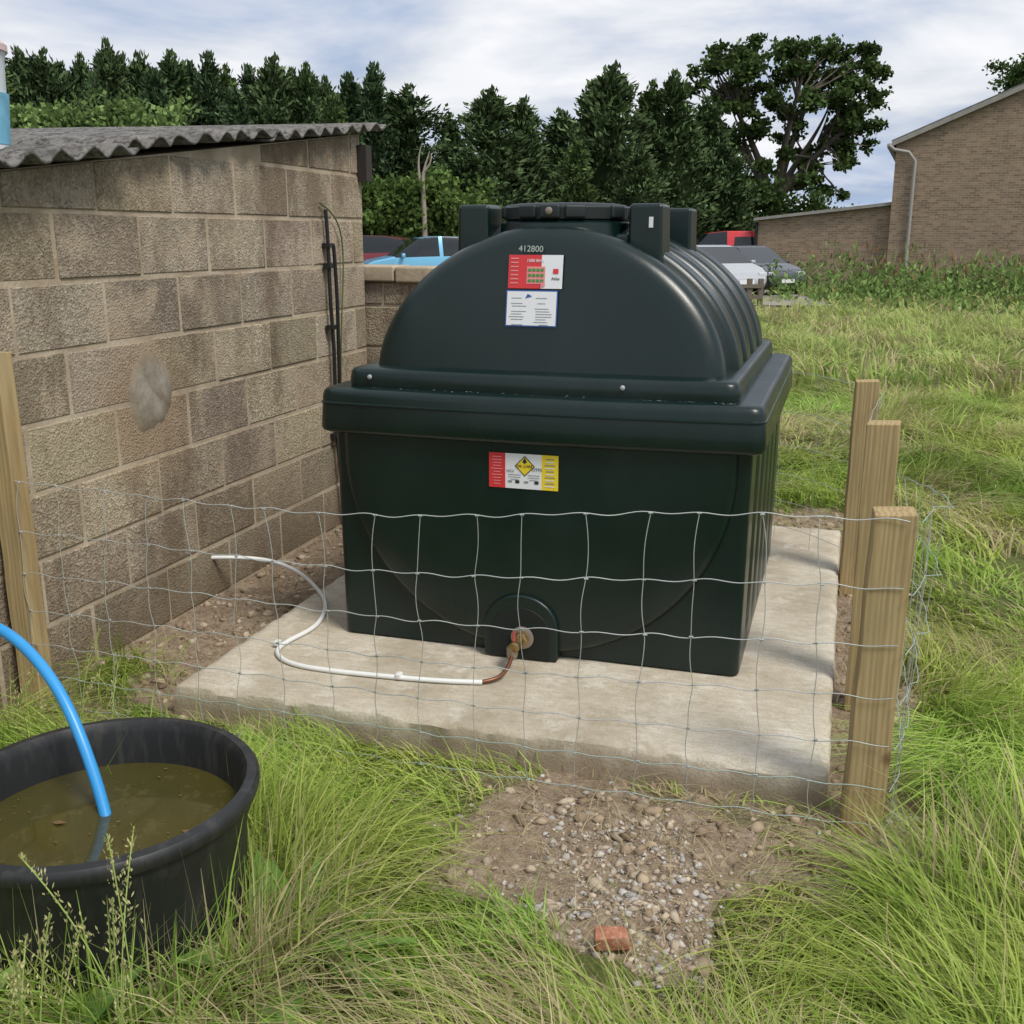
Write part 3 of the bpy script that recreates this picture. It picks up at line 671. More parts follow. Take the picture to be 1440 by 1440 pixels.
# ---------------------------------------------------------------- tub
tub=empty('water_tub',(-1.378,1.618,0))
Rm=.318
lathe('tub_wall',[(.235,.0),(.25,.01),(.262,.08),(.268,.085),(.272,.20),(.280,.205),(.290,.34),(.300,.36),(.300,.385),(Rm-.004,.392),(Rm,.402),(Rm,.414),(Rm-.006,.422),(Rm-.025,.424),(.288,.416),(.282,.40),(.274,.30),(.262,.10),(.24,.03),(.05,.025)],M_rubber,tub,n=96)
def m_water():
    t=NT('murky_water'); n=t.noise(4,5); f=t.noise(26,5,.7)
    c=t.mix(n,(.038,.034,.008),(.075,.066,.016)); c=t.mix(t.ramp(f,[(.56,0.),(.70,.4)]),c,(.13,.11,.04)); t.set(c,.05,spec=.7); t.bump(t.noise(9,2),.05,.004); return t.m
lathe('water',[(.279,.325),(.001,.3255)],m_water(),tub,n=64)
V=[];F=[]
for k in range(70):
    a=random.uniform(0,6.28); rr=.25*math.sqrt(random.random()); s=random.uniform(.001,.006) if k>3 else .016; t=random.uniform(0,6.28); b=len(V)
    for m in range(4): V.append((rr*math.cos(a)+s*(1,.5,1,.5)[m]*math.cos(t+m*1.57),rr*math.sin(a)+s*(1,.5,1,.5)[m]*math.sin(t+m*1.57),.3285+.001*(m%2)))
    F.append((b,b+1,b+2,b+3))
mesh_py('floating_leaves',V,F,simple('wet_leaf',(.14,.085,.035),.5,var=.6),tub)
hp=empty('blue_hose')
tube('hose',[[(-3.0,2.05,.0),(-2.55,1.95,.35),(-2.05,1.86,.62),(-1.86,1.83,.66),(-1.70,1.79,.645),(-1.56,1.745,.56),(-1.47,1.70,.45),(-1.42,1.675,.345),(-1.39,1.65,.29)]],.0125,M_blue,hp,res=6)
# ---------------------------------------------------------------- plants near tub
def kites(c,d,l,w,col,twist=None):
    N=len(c); d=d/np.linalg.norm(d,axis=1,keepdims=True); rv=rng.normal(size=(N,3)); s=np.cross(d,rv); s/=np.linalg.norm(s,axis=1,keepdims=True)+1e-9
    l=np.asarray(l).reshape(-1,1); w=np.asarray(w).reshape(-1,1)
    V=np.stack([c,c+d*l*.5+s*w,c+d*l,c+d*l*.5-s*w],1).reshape(-1,3)
    Q=np.arange(N*4).reshape(-1,4); C=np.repeat(col,4,0); return V,Q,C
def seedgrass(name,pts):
    v_=[];q_=[];c_=[];b=0; stems=[]
    for (x,y,h,l,a) in pts:
        P=[(x+math.cos(a)*l*h*t*t,y+math.sin(a)*l*h*t*t,h*t*(1-.12*t)) for t in(0,.3,.6,.85,1)]; stems.append(P)
        n=90; t=rng.uniform(.62,1,n); wd=.022*(1-(t-.62)/.38*.8)
        c=np.stack([x+math.cos(a)*l*h*t*t+rng.normal(0,1,n)*wd*.5,y+math.sin(a)*l*h*t*t+rng.normal(0,1,n)*wd*.5,h*t*(1-.12*t)],-1)
        d=np.stack([rng.normal(0,.5,n),rng.normal(0,.5,n),np.ones(n)],-1)
        V,Q,C=kites(c,d,rng.uniform(.006,.013,n),np.full(n,.0018),np.array([.52,.50,.24])*rng.uniform(.6,1.2,(n,1)))
        v_.append(V);q_.append(Q+b);c_.append(C);b+=len(V)
    e=empty(name); mesh_np('seed_heads',np.concatenate(v_),np.concatenate(q_),M_grass,col=np.concatenate(c_),parent=e)
    tube('stems',stems,.0013,simple('stem_green',(.30,.40,.10),.6),e,res=1)
pts=[]
for k in range(26):
    t=random.uniform(-.55,.18); pts.append((-1.13+t*.76*.8+random.uniform(-.03,.03),1.28+t*.65*.8-.05+random.uniform(-.05,.03),random.uniform(.34,.62),random.uniform(.05,.3),random.uniform(0,6.28)))
for k in range(8): pts.append((random.uniform(-2.3,-1.9),random.uniform(2.2,2.6),random.uniform(.25,.4),.3,random.uniform(0,6)))
seedgrass('seeding_grass',pts)
def dock(name,x,y,n,s,col):
    V=[];F=[];C=[]
    for k in range(n):
        a=random.uniform(0,6.28); L=s*random.uniform(.6,1.1); ln=random.uniform(.5,1.3); b=len(V); wd=L*.17
        for i_ in range(7):
            t=i_/6; o=L*ln*t**1.4; z=L*(t-.5*t*t*ln)+.01; w=wd*math.sin(math.pi*min(1,.12+t*.88))**.8*(1 if t<.98 else .1)
            for sgn in(-1,0,1): V.append((x+math.cos(a)*o-math.sin(a)*w*sgn,y+math.sin(a)*o+math.cos(a)*w*sgn,max(.01,z-.18*w*(sgn==0)*2+.01*math.sin(i_*2+sgn))))
            cc=np.array(col)*random.uniform(.8,1.2); C+=[cc]*3
        for i_ in range(6):
            for j_ in range(2): F.append((b+3*i_+j_,b+3*i_+j_+1,b+3*i_+j_+4,b+3*i_+j_+3))
    mesh_np(name,np.array(V),np.array(F),M_leaf,True,col=np.array(C))
dock('dock_plant',-1.0,1.66,18,.28,(.15,.27,.06)); dock('dock_plant.001',-1.42,1.10,14,.34,(.17,.29,.07)); dock('dock_plant.002',-1.02,1.36,12,.26,(.17,.30,.07))
dock('dock_plant.003',-1.12,1.18,8,.24,(.34,.17,.07)); dock('dock_plant.004',.9,2.6,9,.15,(.16,.28,.07)); dock('dock_plant.005',-1.25,1.22,12,.34,(.16,.28,.07))
# ---------------------------------------------------------------- trees
def conifer_mesh(name,h,r,seed,n=9000,col=(.036,.062,.030),pw=.8):
    col=tuple(a*b for a,b in zip(col,(1.12,1.0,.85)))
    g=np.random.default_rng(seed); nb=250; m=n//nb
    t=g.random(nb)**1.25; ang=g.uniform(0,2*np.pi,nb)
    prof=(1-t)**pw*np.clip((t+.15)/.25,0,1)**.5+.03
    L=r*prof*g.uniform(.62,1.28,nb)*(1+.15*np.sin(ang*2+seed))
    rise=g.uniform(.15,.75,nb)
    s=g.uniform(.25,1,(nb,m))**.7
    bx=L[:,None]*s; zz_=h*(.02+.96*t)[:,None]+bx*rise[:,None]*(.3+.7*s)-bx*.15
    spread=.12+.16*L[:,None]*(1.1-s)
    px=np.cos(ang)[:,None]*bx+g.normal(0,1,(nb,m))*spread; py=np.sin(ang)[:,None]*bx+g.normal(0,1,(nb,m))*spread
    pz=zz_+g.normal(0,1,(nb,m))*spread*.7
    c=np.stack([px.ravel(),py.ravel(),np.minimum(pz.ravel(),h*1.0)],-1); N=len(c)
    A_=np.repeat(ang,m)
    d=np.stack([np.cos(A_)*.7+g.normal(0,.45,N),np.sin(A_)*.7+g.normal(0,.45,N),.7+g.normal(0,.5,N)],-1)
    lc=np.repeat(g.uniform(.55,1.45,nb),m)[:,None]*g.uniform(.6,1.4,(N,1))
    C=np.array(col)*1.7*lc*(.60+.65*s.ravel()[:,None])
    n2=160; tz=g.uniform(.86,1.03,n2); c2=np.stack([g.normal(0,.10,n2),g.normal(0,.10,n2),h*tz],-1); d2=np.stack([g.normal(0,.3,n2),g.normal(0,.3,n2),np.ones(n2)],-1)
    c=np.concatenate([c,c2]); d=np.concatenate([d,d2]); C=np.concatenate([C,np.array(col)*1.7*g.uniform(.7,1.3,(n2,1))]); N=len(c)
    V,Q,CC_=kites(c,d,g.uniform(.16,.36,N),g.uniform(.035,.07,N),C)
    k=14; cv=[];cq=[]; zs=[0,.06,.1,.5,.94]; rs=[.16,.15,r*.5,r*.36,.02]; b=len(V)
    for z_,r_ in zip(zs,rs):
        for a in range(k): tt=2*np.pi*a/k; cv.append((r_*(1+.2*math.sin(a*2.4))*math.cos(tt),r_*math.sin(tt),z_*h))
    for l in range(4):
        for a in range(k): cq.append((b+l*k+a,b+l*k+(a+1)%k,b+(l+1)*k+(a+1)%k,b+(l+1)*k+a))
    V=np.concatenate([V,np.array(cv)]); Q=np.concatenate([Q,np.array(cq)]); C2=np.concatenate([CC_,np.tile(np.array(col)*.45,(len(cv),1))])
    ob=mesh_np(name,V,Q,M_conif,col=C2); return ob
def place_tree(name,proto,u,v,s,sz,rz,parent=None):
    x,y=site(u,v)
    if proto.get('used') is None: ob=proto; proto['used']=1; ob.name=name
    else: ob=bpy.data.objects.new(name,proto.data); link(ob)
    if parent: ob.parent=parent
    ob.location=(x,y,-.5); ob.scale=(s,s,sz); ob.rotation_euler=(0,0,rz); return ob
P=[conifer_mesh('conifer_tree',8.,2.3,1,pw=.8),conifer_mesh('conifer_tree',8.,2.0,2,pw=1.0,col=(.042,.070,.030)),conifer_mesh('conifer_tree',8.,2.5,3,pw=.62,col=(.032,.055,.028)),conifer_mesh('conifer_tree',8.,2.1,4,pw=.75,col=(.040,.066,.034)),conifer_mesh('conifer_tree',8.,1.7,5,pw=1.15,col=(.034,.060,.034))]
# survey sightings (bearing / elevation) turned into site metres
def px2u(px,v,py=330): return (px-720)/(1451.7+.2516*(720-py))*v
def el(py): return math.tan(math.atan((720-py)/1500)-math.radians(14.57))
def ztop(py,v): return 1.5+el(py)*v+.5
k=0; rt=random.Random(21)
for px,py,v,w in((632,172,50,1.0),(690,138,46,1.35),(735,150,47,1.1),(655,215,43,1.0),(790,166,50,1.2),(832,128,46,1.15),(862,106,45,1.3),(812,205,43,.9),(918,128,47,1.2),(948,114,46,1.15),(995,148,49,1.1),(1020,205,47,.9),(900,215,42,.9)):
    place_tree('conifer_tree',P[rt.randrange(4)],px2u(px,v,py),v,w,ztop(py,v)/8.,k*1.3); k+=1
row=empty('conifer_tree_row')
for px,py,v in((-60,75,46),(-15,72,45),(28,92,47),(60,80,46),(84,96,48),(112,84,48),(150,70,46),(170,98,49),(196,84,47),(240,92,46),(268,108,49),(292,84,46),(318,112,47),(350,108,48),(384,98,46),(410,118,49),(430,100,46),(458,130,48),(490,122,46),(524,96,45),(548,150,48),(574,134,46),(-110,70,46),(400,150,50),(600,240,50),(30,120,52),(200,120,52),(130,120,44),(330,140,43),(470,150,43),(10,110,50),(90,118,50),(255,122,50),(365,128,50),(445,132,51),(505,140,51),(218,112,44),(305,118,50)):
    place_tree('conifer',P[rt.randrange(5)],px2u(px,v,py),v,rt.uniform(.9,1.3),ztop(py+rt.uniform(-8,8),v)/8.,k*1.7,row); k+=1
def clumptree(name,clumps,u,v,z0,lsize,lw,n,col,trunk=None,limbs=True,seed=0,mat=M_leaf,nmain=7,flat=.65):
    g=np.random.default_rng(seed); v_=[];q_=[];c_=[];b=0
    for (cx,cy,cz,cr) in clumps:
        m=int(n*cr*cr)
        sc=g.normal(0,1,(9,3))*cr*.46; si=g.integers(0,9,m)
        pos=np.array([cx,cy,cz])+sc[si]*np.array([1,1,flat])+g.normal(0,cr*.20,(m,3))*np.array([1.2,1.2,.8])
        up=(pos[:,2:3]-cz)/cr
        sub=g.uniform(.7,1.3,9)[si][:,None]
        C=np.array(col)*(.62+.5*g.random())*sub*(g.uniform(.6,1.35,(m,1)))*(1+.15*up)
        V,Q,CC_=kites(pos,g.normal(0,1,(m,3))+np.array([0,0,.2]),g.uniform(.7,1.3,m)*lsize,g.uniform(.7,1.3,m)*lw,C)
        v_.append(V);q_.append(Q+b);c_.append(CC_);b+=len(V)
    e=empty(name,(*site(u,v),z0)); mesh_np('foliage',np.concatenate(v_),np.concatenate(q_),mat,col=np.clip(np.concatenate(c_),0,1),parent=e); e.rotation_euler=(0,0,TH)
    if trunk:
        th,tr=trunk; paths=[[(0,0,-.3),(.05,0,th*.4),(-.08,.05,th*.8),(0,0,th)]]; rad=[[tr*1.3,tr,tr*.9,tr*.75]]
        if limbs:
            rr=random.Random(seed); st=max(1,len(clumps)//nmain); mains=[]
            for q_i,(cx,cy,cz,cr) in enumerate(clumps):
                if q_i%st==0:
                    s0=th*rr.uniform(.7,1.0); p1=(cx*.30+rr.uniform(-.2,.2),cy*.3,s0+(cz-s0)*.38); p2=(cx*.68+rr.uniform(-.4,.4),cy*.65,s0+(cz-s0)*.62+rr.uniform(-.3,.3))
                    paths.append([(0,0,s0*.9),p1,p2,(cx,cy,cz)]); k_=tr*.45*rr.uniform(.8,1.1); rad.append([k_*1.3,k_*.9,k_*.55,k_*.15]); mains.append(((p1[0]+p2[0])/2,(p1[1]+p2[1])/2,(p1[2]+p2[2])/2)); mains.append(p2)
            for q_i,(cx,cy,cz,cr) in enumerate(clumps):
                a=min(mains,key=lambda p:(p[0]-cx)**2+(p[1]-cy)**2+(p[2]-cz)**2+(3 if p[2]>cz else 0))
                md=((a[0]+cx)/2+rr.uniform(-.3,.3),(a[1]+cy)/2,(a[2]+cz)/2+rr.uniform(-.1,.3))
                paths.append([a,md,(cx,cy,cz)]); rad.append([tr*.14,tr*.09,tr*.03])
                for q in range(2):
                    paths.append([md,(cx+rr.uniform(-.5,.5)*cr,cy+rr.uniform(-.5,.5)*cr,cz+rr.uniform(-.3,.5)*cr),(cx+rr.uniform(-1,1)*cr,cy+rr.uniform(-1,1)*cr,cz+rr.uniform(-.5,.8)*cr)]); rad.append([tr*.07,tr*.05,tr*.02])
        tube('trunk_and_limbs',paths,1.,M_bark,e,res=2,radii=rad)
    return e
ov=55.
oak=[]; ro=random.Random(9); u0_=px2u(1095,ov,200)
for px,py,cr in ((998,98,.7),(1025,84,.75),(1060,76,.8),(1098,80,.8),(1132,88,.75),(1172,76,.8),(1205,82,.75),(1232,106,.6),(990,120,.5),(1020,122,.8),(1058,116,.9),(1100,114,.9),(1148,118,.9),(1190,116,.9),(1222,142,.7),(1202,158,.8),(1160,150,.85),(1125,145,.7),(1085,152,.8),(1045,152,.8),(1012,162,.7),(1030,195,.8),(1062,188,.7),(1110,185,.6),(1182,186,.8),(1212,192,.65),(1165,208,.75),(1190,222,.6),(1140,218,.6),(1002,200,.6),(1012,235,.7),(1050,244,.7),(1130,258,.7),(1160,265,.6),(1080,220,.5),(1150,240,.6)):
    for rep in range(3):
        pxx=px+ro.uniform(-16,16); pyy=py+ro.uniform(-12,12)
        oak.append((px2u(pxx,ov,pyy)-u0_,ro.uniform(-1,1)*2.8*(1-abs(px-1100)/220),1.5+el(pyy)*ov+.45,cr*ro.uniform(.5,.85)))
clumptree('oak_tree',oak,u0_,ov,-.45,.24,.09,820,(.078,.122,.040),trunk=(3.9,.40),seed=5,nmain=9,flat=.55)
def bushes(name,lst,v,col,seed,n=420,ls=.2,lw=.075):
    u0=px2u(lst[0][0],v); cl=[(px2u(px,v,py)-u0,random.uniform(-.8,.8),1.95+el(py)*v,cr) for px,py,cr in lst]
    return clumptree(name,cl,u0,v,-.45,ls,lw,n,col,trunk=(1.4,.08),limbs=False,seed=seed)
bushes('hawthorn_bush',[(x,y,1.) for x,y in((1100,298),(1030,300),(1060,285),(1140,292),(1080,275),(1150,310),(1040,268),(1120,315),(1060,320))],50,(.068,.11,.036),6,n=520)
bushes('hedge',[(x,y,.9) for x in range(500,665,18) for y in(268+abs(x-570)*.15+6*math.sin(x),300,325)],40,(.11,.17,.048),11)
bushes('hazel_bush',[(x,y+10*math.sin(x*.07),.8) for x in range(-20,250,17) for y in(176,200,225)],34,(.16,.235,.08),12)
bushes('distant_hedge',[(x,318+5*math.sin(x*.05),1.3) for x in range(-60,1500,26)]+[(x,300+6*math.sin(x*.09),1.2) for x in range(440,1080,30)],58,(.07,.11,.042),13,n=260,ls=.26,lw=.1)
bushes('ash_tree',[(1434,104,.9),(1450,98,1.),(1440,124,1.),(1426,124,.6),(1465,110,1.2),(1480,90,1.2),(1470,140,1.4),(1500,120,1.5)],58,(.075,.12,.04),14,n=650)
ds=site(px2u(597,39),39)
tube('dead_tree',[[(ds[0],ds[1],-.4),(ds[0]+.05,ds[1],2.5),(ds[0]-.12,ds[1],3.4),(ds[0]+.1,ds[1],3.9),(ds[0]+.25,ds[1],4.3)],[(ds[0]-.12,ds[1],3.3),(ds[0]-.25,ds[1],4.0),(ds[0]-.05,ds[1],4.5)],[(ds[0],ds[1],3.6),(ds[0]+.35,ds[1],3.9),(ds[0]+.3,ds[1],4.2)]],.075,M_dead,res=2,radii=[[1.6,1.2,.9,.5,.2],[.7,.5,.2],[.7,.4,.2]])
N=30000; u=rng.uniform(7.5,22,N); v=rng.uniform(22,35.3,N); pr_k=sstep(22,34,v+5*(fbm(u,v,3.2,3)-.5)*2)*(.15+.85*(fbm(u,v,1.3,5)>.46)); keep=rng.random(N)<pr_k; u,v=u[keep],v[keep]; N=len(u)
x=u*CT-v*ST; y=u*ST+v*CT; hh=(.25+1.6*fbm(u,v,1.1,5)**1.6)*(.45+.55*sstep(26,34,v)); z=H(x,y)+hh*rng.random(N)
V,Q,C=kites(np.stack([x,y,z],-1),np.stack([rng.normal(0,.7,N),rng.normal(0,.7,N),np.full(N,.7)],-1),rng.uniform(.10,.30,N),rng.uniform(.02,.05,N),np.array([.16,.24,.075])*rng.uniform(.5,1.5,(N,1))*(.5+1.0*fbm(u,v,1.6,2))[:,None])
N2=1200; u2=rng.uniform(9,22,N2); v2=rng.uniform(26,34.5,N2); kk=fbm(u2,v2,1.4,6)>.52; u2,v2=u2[kk],v2[kk]; N2=len(u2); x2=u2*CT-v2*ST; y2=u2*ST+v2*CT
V2,Q2,C2=kites(np.stack([x2,y2,H(x2,y2)+rng.uniform(.5,1.45,N2)],-1),np.stack([rng.normal(0,.25,N2),rng.normal(0,.25,N2),np.ones(N2)],-1),rng.uniform(.15,.4,N2),rng.uniform(.015,.035,N2),np.where(rng.random((N2,1))<.4,np.array([[.27,.16,.09]]),np.array([[.22,.29,.10]]))*rng.uniform(.7,1.2,(N2,1)))
mesh_np('weed_patch',np.concatenate([V,V2]),np.concatenate([Q,Q2+len(V)]),M_leaf,col=np.concatenate([C,C2]))
# ---------------------------------------------------------------- brick building
bv_=37.; o=site(px2u(1250,bv_),bv_)
house=empty('brick_barn',(o[0],o[1],-.45)); house.rotation_euler=(0,0,TH-math.radians(21))
m=bv_/1550
he=(330-207)*m+1.95; hr=he+7.2*.42
W2=7.2*2; DP=12
def poly_prism(name,pts,y0,y1,mat,parent):
    n=len(pts); V=[(x,y0,z) for x,z in pts]+[(x,y1,z) for x,z in pts]
    return mesh_py(name,V,[tuple(range(n)),tuple(range(2*n-1,n-1,-1))]+[(i,(i+1)%n,n+(i+1)%n,n+i) for i in range(n)],mat,parent)
poly_prism('gable_walls',[(0,0),(W2,0),(W2,he),(W2/2,hr),(0,he)],0,DP,M_brick,house)
for sgn in(0,1):
    xa,xb=(-.15,W2/2) if sgn==0 else (W2+.15,W2/2); za=he-.07
    poly_prism('roof_slope',[(xa,za+.02),(xb,hr+.015),(xb,hr+.15),(xa,za+.14)],-.16,DP+.16,M_roof,house)
    poly_prism('bargeboard',[(xa,za-.06),(xb,hr-.06),(xb,hr+.09),(xa,za+.09)],-.20,-.163,M_fascia,house)
box('gutter',(-.22,DP/2,he-.10),(.13,DP+.5,.11),M_grey,house)
tube('downpipe',[[(-.22,-.30,he-.10),(-.05,-.26,he-.24),(.40,-.14,he-.32),(.62,-.1,he-.6),(.62,-.1,he-1.2),(.62,-.1,0)]],.055,M_grey,house,nurbs=False)
for z in(1.2,2.6): box('pipe_bracket',(.62,-.07,z),(.16,.1,.05),M_grey,house)
ll=(330-311)*m*1.04+1.95; lr=(330-290)*m+1.95; LW=184*m
poly_prism('leanto_walls',[(-LW,0),(-.004,0),(-.004,lr),(-LW,ll)],.35,8,M_brick,house)
poly_prism('leanto_roof',[(-LW-.15,ll+.004),(-.004,lr+.004),(-.004,lr+.11),(-LW-.15,ll+.10)],.15,8.15,M_fascia,house)
box('leanto_gutter',(-LW-.12,4,ll-.10),(.1,7.6,.1),M_black,house); tube('leanto_downpipe',[[(-LW-.06,.3,ll-.1),(-LW-.06,.3,0)]],.05,M_black,house,nurbs=False)
# ---------------------------------------------------------------- car park + cars
U,Vv=np.meshgrid(np.linspace(-34,8.6,44),np.linspace(27.5,52,24),indexing='ij'); cxx_=U*CT-Vv*ST; cyy_=U*ST+Vv*CT
i,j=np.meshgrid(np.arange(43),np.arange(23),indexing='ij'); q=np.stack([i*24+j,(i+1)*24+j,(i+1)*24+j+1,i*24+j+1],-1).reshape(-1,4)
mesh_np('car_park',np.stack([cxx_,cyy_,H(cxx_,cyy_)+.05],-1).reshape(-1,3),q,simple('gravel_surface',(.25,.23,.20),.95,var=.4,scale=3),True)
M_glass=simple('car_glass',(.015,.02,.024),.08,var=.1); M_tyre=simple('tyre',(.02,.02,.02),.9); M_alloy=simple('alloy',(.45,.46,.47),.3,.8); M_lamp=simple('lamp',(.6,.62,.65),.15); M_tail=simple('tail_lamp',(.35,.02,.02),.2)
def paint(name,col):
    t=NT(name); n=t.noise(1.5); t.set(t.mix(n,tuple(c*.93 for c in col),col),.28,.1); t.b.inputs['Coat Weight'].default_value=.6; return t.m
def car(name,u,v,head,mat,kind='hatch'):
    gx,gy=site(u,v)
    e=empty(name,(gx,gy,float(H(gx,gy))+.05)); e.rotation_euler=(0,0,TH+math.radians(head))
    if kind=='hatch':
        st=[(-2.0,.42,.62,.62,.66),(-1.93,.28,.86,.86,.78),(-1.75,.25,.96,1.02,.84),(-1.45,.24,.98,1.38,.86),(-.9,.24,.96,1.47,.87),(-.25,.24,.95,1.49,.87),(-.15,.24,.95,1.49,.87),(.35,.24,.94,1.44,.87),(1.05,.24,.92,.95,.86),(1.6,.25,.82,.84,.83),(1.9,.3,.68,.69,.75),(2.0,.38,.52,.52,.66)]
        cab=(2,8); pil=5
    elif kind=='saloon':
        st=[(-2.25,.42,.66,.66,.66),(-2.18,.28,.92,.92,.80),(-1.7,.25,.97,.99,.85),(-1.0,.24,.96,1.36,.87),(-.6,.24,.95,1.43,.87),(-.1,.24,.95,1.44,.87),(0,.24,.95,1.44,.87),(.45,.24,.94,1.38,.87),(1.15,.24,.92,.94,.87),(1.75,.25,.84,.85,.84),(2.1,.3,.68,.69,.76),(2.2,.38,.52,.52,.66)]
        cab=(2,8); pil=5
    else:
        st=[(-2.4,.42,.80,.80,.85),(-2.38,.28,1.05,1.10,.92),(-2.3,.25,1.12,1.80,.94),(-1.2,.24,1.12,1.93,.95),(-.9,.24,1.12,1.94,.95),(0,.24,1.12,1.94,.95),(.1,.24,1.12,1.94,.95),(.75,.24,1.10,1.86,.95),(1.45,.24,1.08,1.12,.94),(2.05,.25,.98,1.0,.90),(2.35,.3,.78,.79,.82),(2.42,.38,.58,.58,.72)]
        cab=(6,8); pil=5
    V=[];F=[];FM=[];n=8
    for x,zb_,zs,zr_,w in st:
        up=zr_-zs; wr=w-.24*min(1,up/.5) if up>.04 else w*.92
        V+=[(x,-w*.92,zb_),(x,-w,zb_+(zs-zb_)*.45),(x,-w*.975,zs),(x,-wr,zr_-.02*(up>.1)),(x,wr,zr_-.02*(up>.1)),(x,w*.975,zs),(x,w,zb_+(zs-zb_)*.45),(x,w*.92,zb_)]
    for s in range(len(st)-1):
        for k in range(n):
            F.append((s*n+k,s*n+(k+1)%n,(s+1)*n+(k+1)%n,(s+1)*n+k)); g=0
            if k in(2,4) and cab[0]<=s<cab[1] and s!=pil: g=1
            if k==3 and (s==cab[1]-1 or (s==cab[0] and kind!='van')): g=1
            FM.append(g)
    F.append(tuple(range(n))); FM.append(0); F.append(tuple((len(st)-1)*n+k for k in range(n))); FM.append(0)
    mesh_py('body',V,F,[mat,M_glass],e,fm=FM,bevel=.02)
    if kind=='van':
        for sy in(-1,1):
            for xx in(-1.75,-.55): mesh_py('side_window',[(xx-.42,sy*.90,1.28),(xx+.42,sy*.90,1.28),(xx+.38,sy*.775,1.72),(xx-.38,sy*.775,1.72)],[(0,1,2,3)],M_glass,e)
    L=st[-1][0]
    for wx in(st[0][0]+.75,L-.75):
        for sy in(-1,1):
            lathe('wheel',[(.20,-.10),(.31,-.09),(.32,0),(.31,.09),(.20,.10)],M_tyre,e,n=24,loc=(wx,sy*(st[5][4]-.09),.32),rot=(RX,0,0))
            lathe('hub',[(.20,-.015),(.19,.0),(.06,.015)],M_alloy,e,n=12,loc=(wx,sy*(st[5][4]+.015),.32),rot=(RX*(1 if sy<0 else -1),0,0))
            lathe('arch',[(.38,0),(.36,.004)],M_black,e,n=24,loc=(wx,sy*(st[5][4]+.001),.33),rot=(RX*(1 if sy<0 else -1),0,0))
    for sy in(-1,1):
        box('headlamp',(L-.12,sy*.58,.66),(.14,.28,.12),M_lamp,e,bevel=.02); box('tail_lamp',(st[1][0]+.04,sy*.66,.82),(.10,.18,.2),M_tail,e,bevel=.02); box('mirror',(.85,sy*(st[7][4]+.08),.98),(.1,.16,.11),mat,e,bevel=.03)
    box('number_plate',(L+.005,0,.45),(.02,.5,.11),M_lw,e)
    return e
pb=paint('paint_light_blue',(.16,.45,.68)); pr_=paint('paint_dark_red',(.20,.02,.03)); prd=paint('paint_red',(.62,.03,.035)); psl=paint('paint_silver',(.42,.44,.46)); pdk=paint('paint_dark_grey',(.05,.06,.075)); pwh=paint('paint_white',(.6,.61,.62)); pbl=paint('paint_blue',(.05,.10,.2))
car('parked_car',px2u(602,30),30,-165,pb); car('parked_car',px2u(508,34),34,170,pr_); car('parked_car',px2u(575,46),46,180,pdk,'saloon')
car('parked_van',px2u(1022,40),40,178,prd,'van'); car('parked_car',px2u(1000,33),33,-68,psl); car('parked_car',px2u(1050,34.5),34.5,-62,pdk); car('parked_car',px2u(870,42),42,178,psl,'saloon')
car('parked_car',px2u(940,36),36,-70,pwh); car('parked_car',px2u(1085,46),46,-80,pbl,'saloon')
wfz=empty('wooden_fence')
M_rail=simple('old_rail_timber',(.15,.125,.095),.9,var=.3)
for px in(1030,1058,1074):
    x,y=site(px2u(px,27),27); box('post',(x,y,-.05),(.12,.12,1.0),M_rail,wfz,bevel=.01,rot=(0,0,TH))
a_=site(px2u(1030,27),27); b_=site(px2u(1074,27),27)
for z in(.0,.27): box('rail',((a_[0]+b_[0])/2,(a_[1]+b_[1])/2-.08,z),(.85,.03,.09),M_rail,wfz,rot=(0,0,TH))
# ---------------------------------------------------------------- sky / light
SE,SA=math.radians(54),math.radians(120)
w=bpy.data.worlds.new('World'); scene.world=w; w.use_nodes=True; nt=w.node_tree; bg=nt.nodes['Background']
sky=nt.nodes.new('ShaderNodeTexSky'); sky.sky_type='NISHITA'; sky.sun_disc=False; sky.sun_elevation=SE; sky.sun_rotation=SA; sky.dust_density=2.5
tc=nt.nodes.new('ShaderNodeTexCoord'); sp=nt.nodes.new('ShaderNodeSeparateXYZ'); nt.links.new(tc.outputs['Generated'],sp.inputs[0])
def wm(op,a,b):
    n=nt.nodes.new('ShaderNodeMath'); n.operation=op
    for i_,q in enumerate((a,b)):
        if isinstance(q,(int,float)): n.inputs[i_].default_value=q
        else: nt.links.new(q,n.inputs[i_])
    return n.outputs[0]
zz=wm('ADD',wm('MAXIMUM',sp.outputs[2],0.),.16); cx_=wm('DIVIDE',sp.outputs[0],zz); cy_=wm('DIVIDE',sp.outputs[1],zz)
cmb=nt.nodes.new('ShaderNodeCombineXYZ'); nt.links.new(cx_,cmb.inputs[0]); nt.links.new(cy_,cmb.inputs[1])
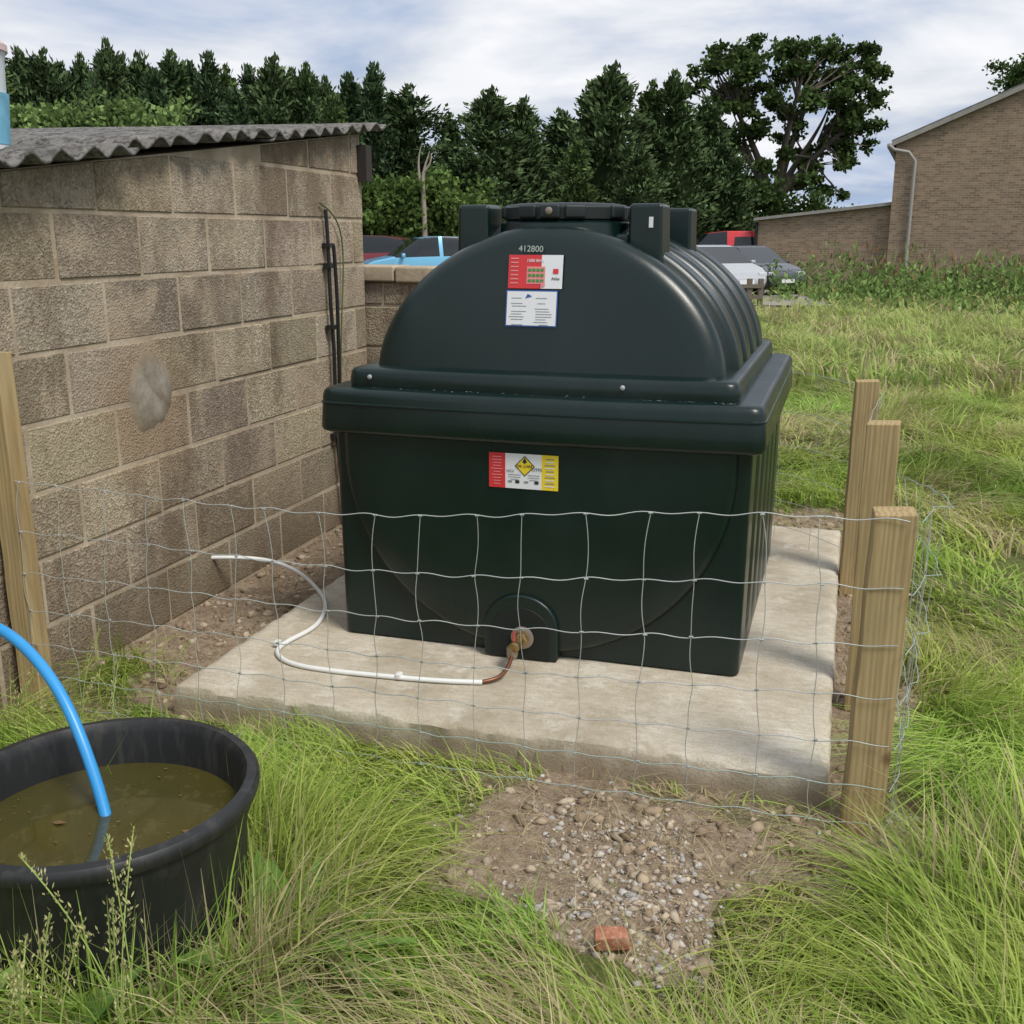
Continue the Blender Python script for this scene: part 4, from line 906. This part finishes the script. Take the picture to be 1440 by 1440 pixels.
def wn(scale,det,rough,seed):
    n=nt.nodes.new('ShaderNodeTexNoise'); mp=nt.nodes.new('ShaderNodeMapping'); mp.inputs['Location'].default_value=(seed,seed*.7,0); nt.links.new(cmb.outputs[0],mp.inputs[0]); nt.links.new(mp.outputs[0],n.inputs['Vector'])
    n.inputs['Scale'].default_value=scale; n.inputs['Detail'].default_value=det; n.inputs['Roughness'].default_value=rough; n.inputs['Distortion'].default_value=.3; return n.outputs['Fac']
def wr(f,st):
    n=nt.nodes.new('ShaderNodeValToRGB'); nt.links.new(f,n.inputs[0]); e=n.color_ramp.elements
    while len(e)<len(st): e.new(.5)
    for el_,(p,c_) in zip(e,st): el_.position=p; el_.color=(*c_,1)
    return n.outputs[0]
cc=wr(wn(1.25,5,.55,8.4),[(.34,(.38,.48,.66)),(.44,(.55,.61,.73)),(.53,(.71,.74,.80)),(.64,(.87,.88,.91))])
cov=wr(wn(.9,3,.6,3.1),[(.30,(.80,)*3),(.55,(1,1,1))])
sc=nt.nodes.new('ShaderNodeVectorMath'); sc.operation='SCALE'; nt.links.new(cc,sc.inputs[0]); sc.inputs['Scale'].default_value=11.
mx=nt.nodes.new('ShaderNodeMix'); mx.data_type='RGBA'; nt.links.new(cov,mx.inputs[0]); nt.links.new(sky.outputs[0],mx.inputs[6]); nt.links.new(sc.outputs[0],mx.inputs[7])
nt.links.new(mx.outputs[2],bg.inputs[0]); bg.inputs[1].default_value=.1
sl=bpy.data.lights.new('sun','SUN'); sl.energy=3.0; sl.angle=math.radians(18); sl.color=(1,.955,.88); so=bpy.data.objects.new('sun',sl); link(so)
dv=Vector((math.sin(SA)*math.cos(SE),math.cos(SA)*math.cos(SE),math.sin(SE))); so.rotation_euler=dv.to_track_quat('Z','Y').to_euler()
# ---------------------------------------------------------------- camera
cam=bpy.data.cameras.new('camera'); cam.sensor_width=36; cam.lens=37.5; cam.clip_start=.05; cam.clip_end=2000
co=bpy.data.objects.new('camera',cam); link(co); co.location=(0,0,1.5); co.rotation_euler=(math.radians(90-14.57),0,TH); scene.camera=co
scene.view_settings.view_transform='Standard'; scene.view_settings.look='None'; scene.view_settings.exposure=0
print('DONE verts grass',base)
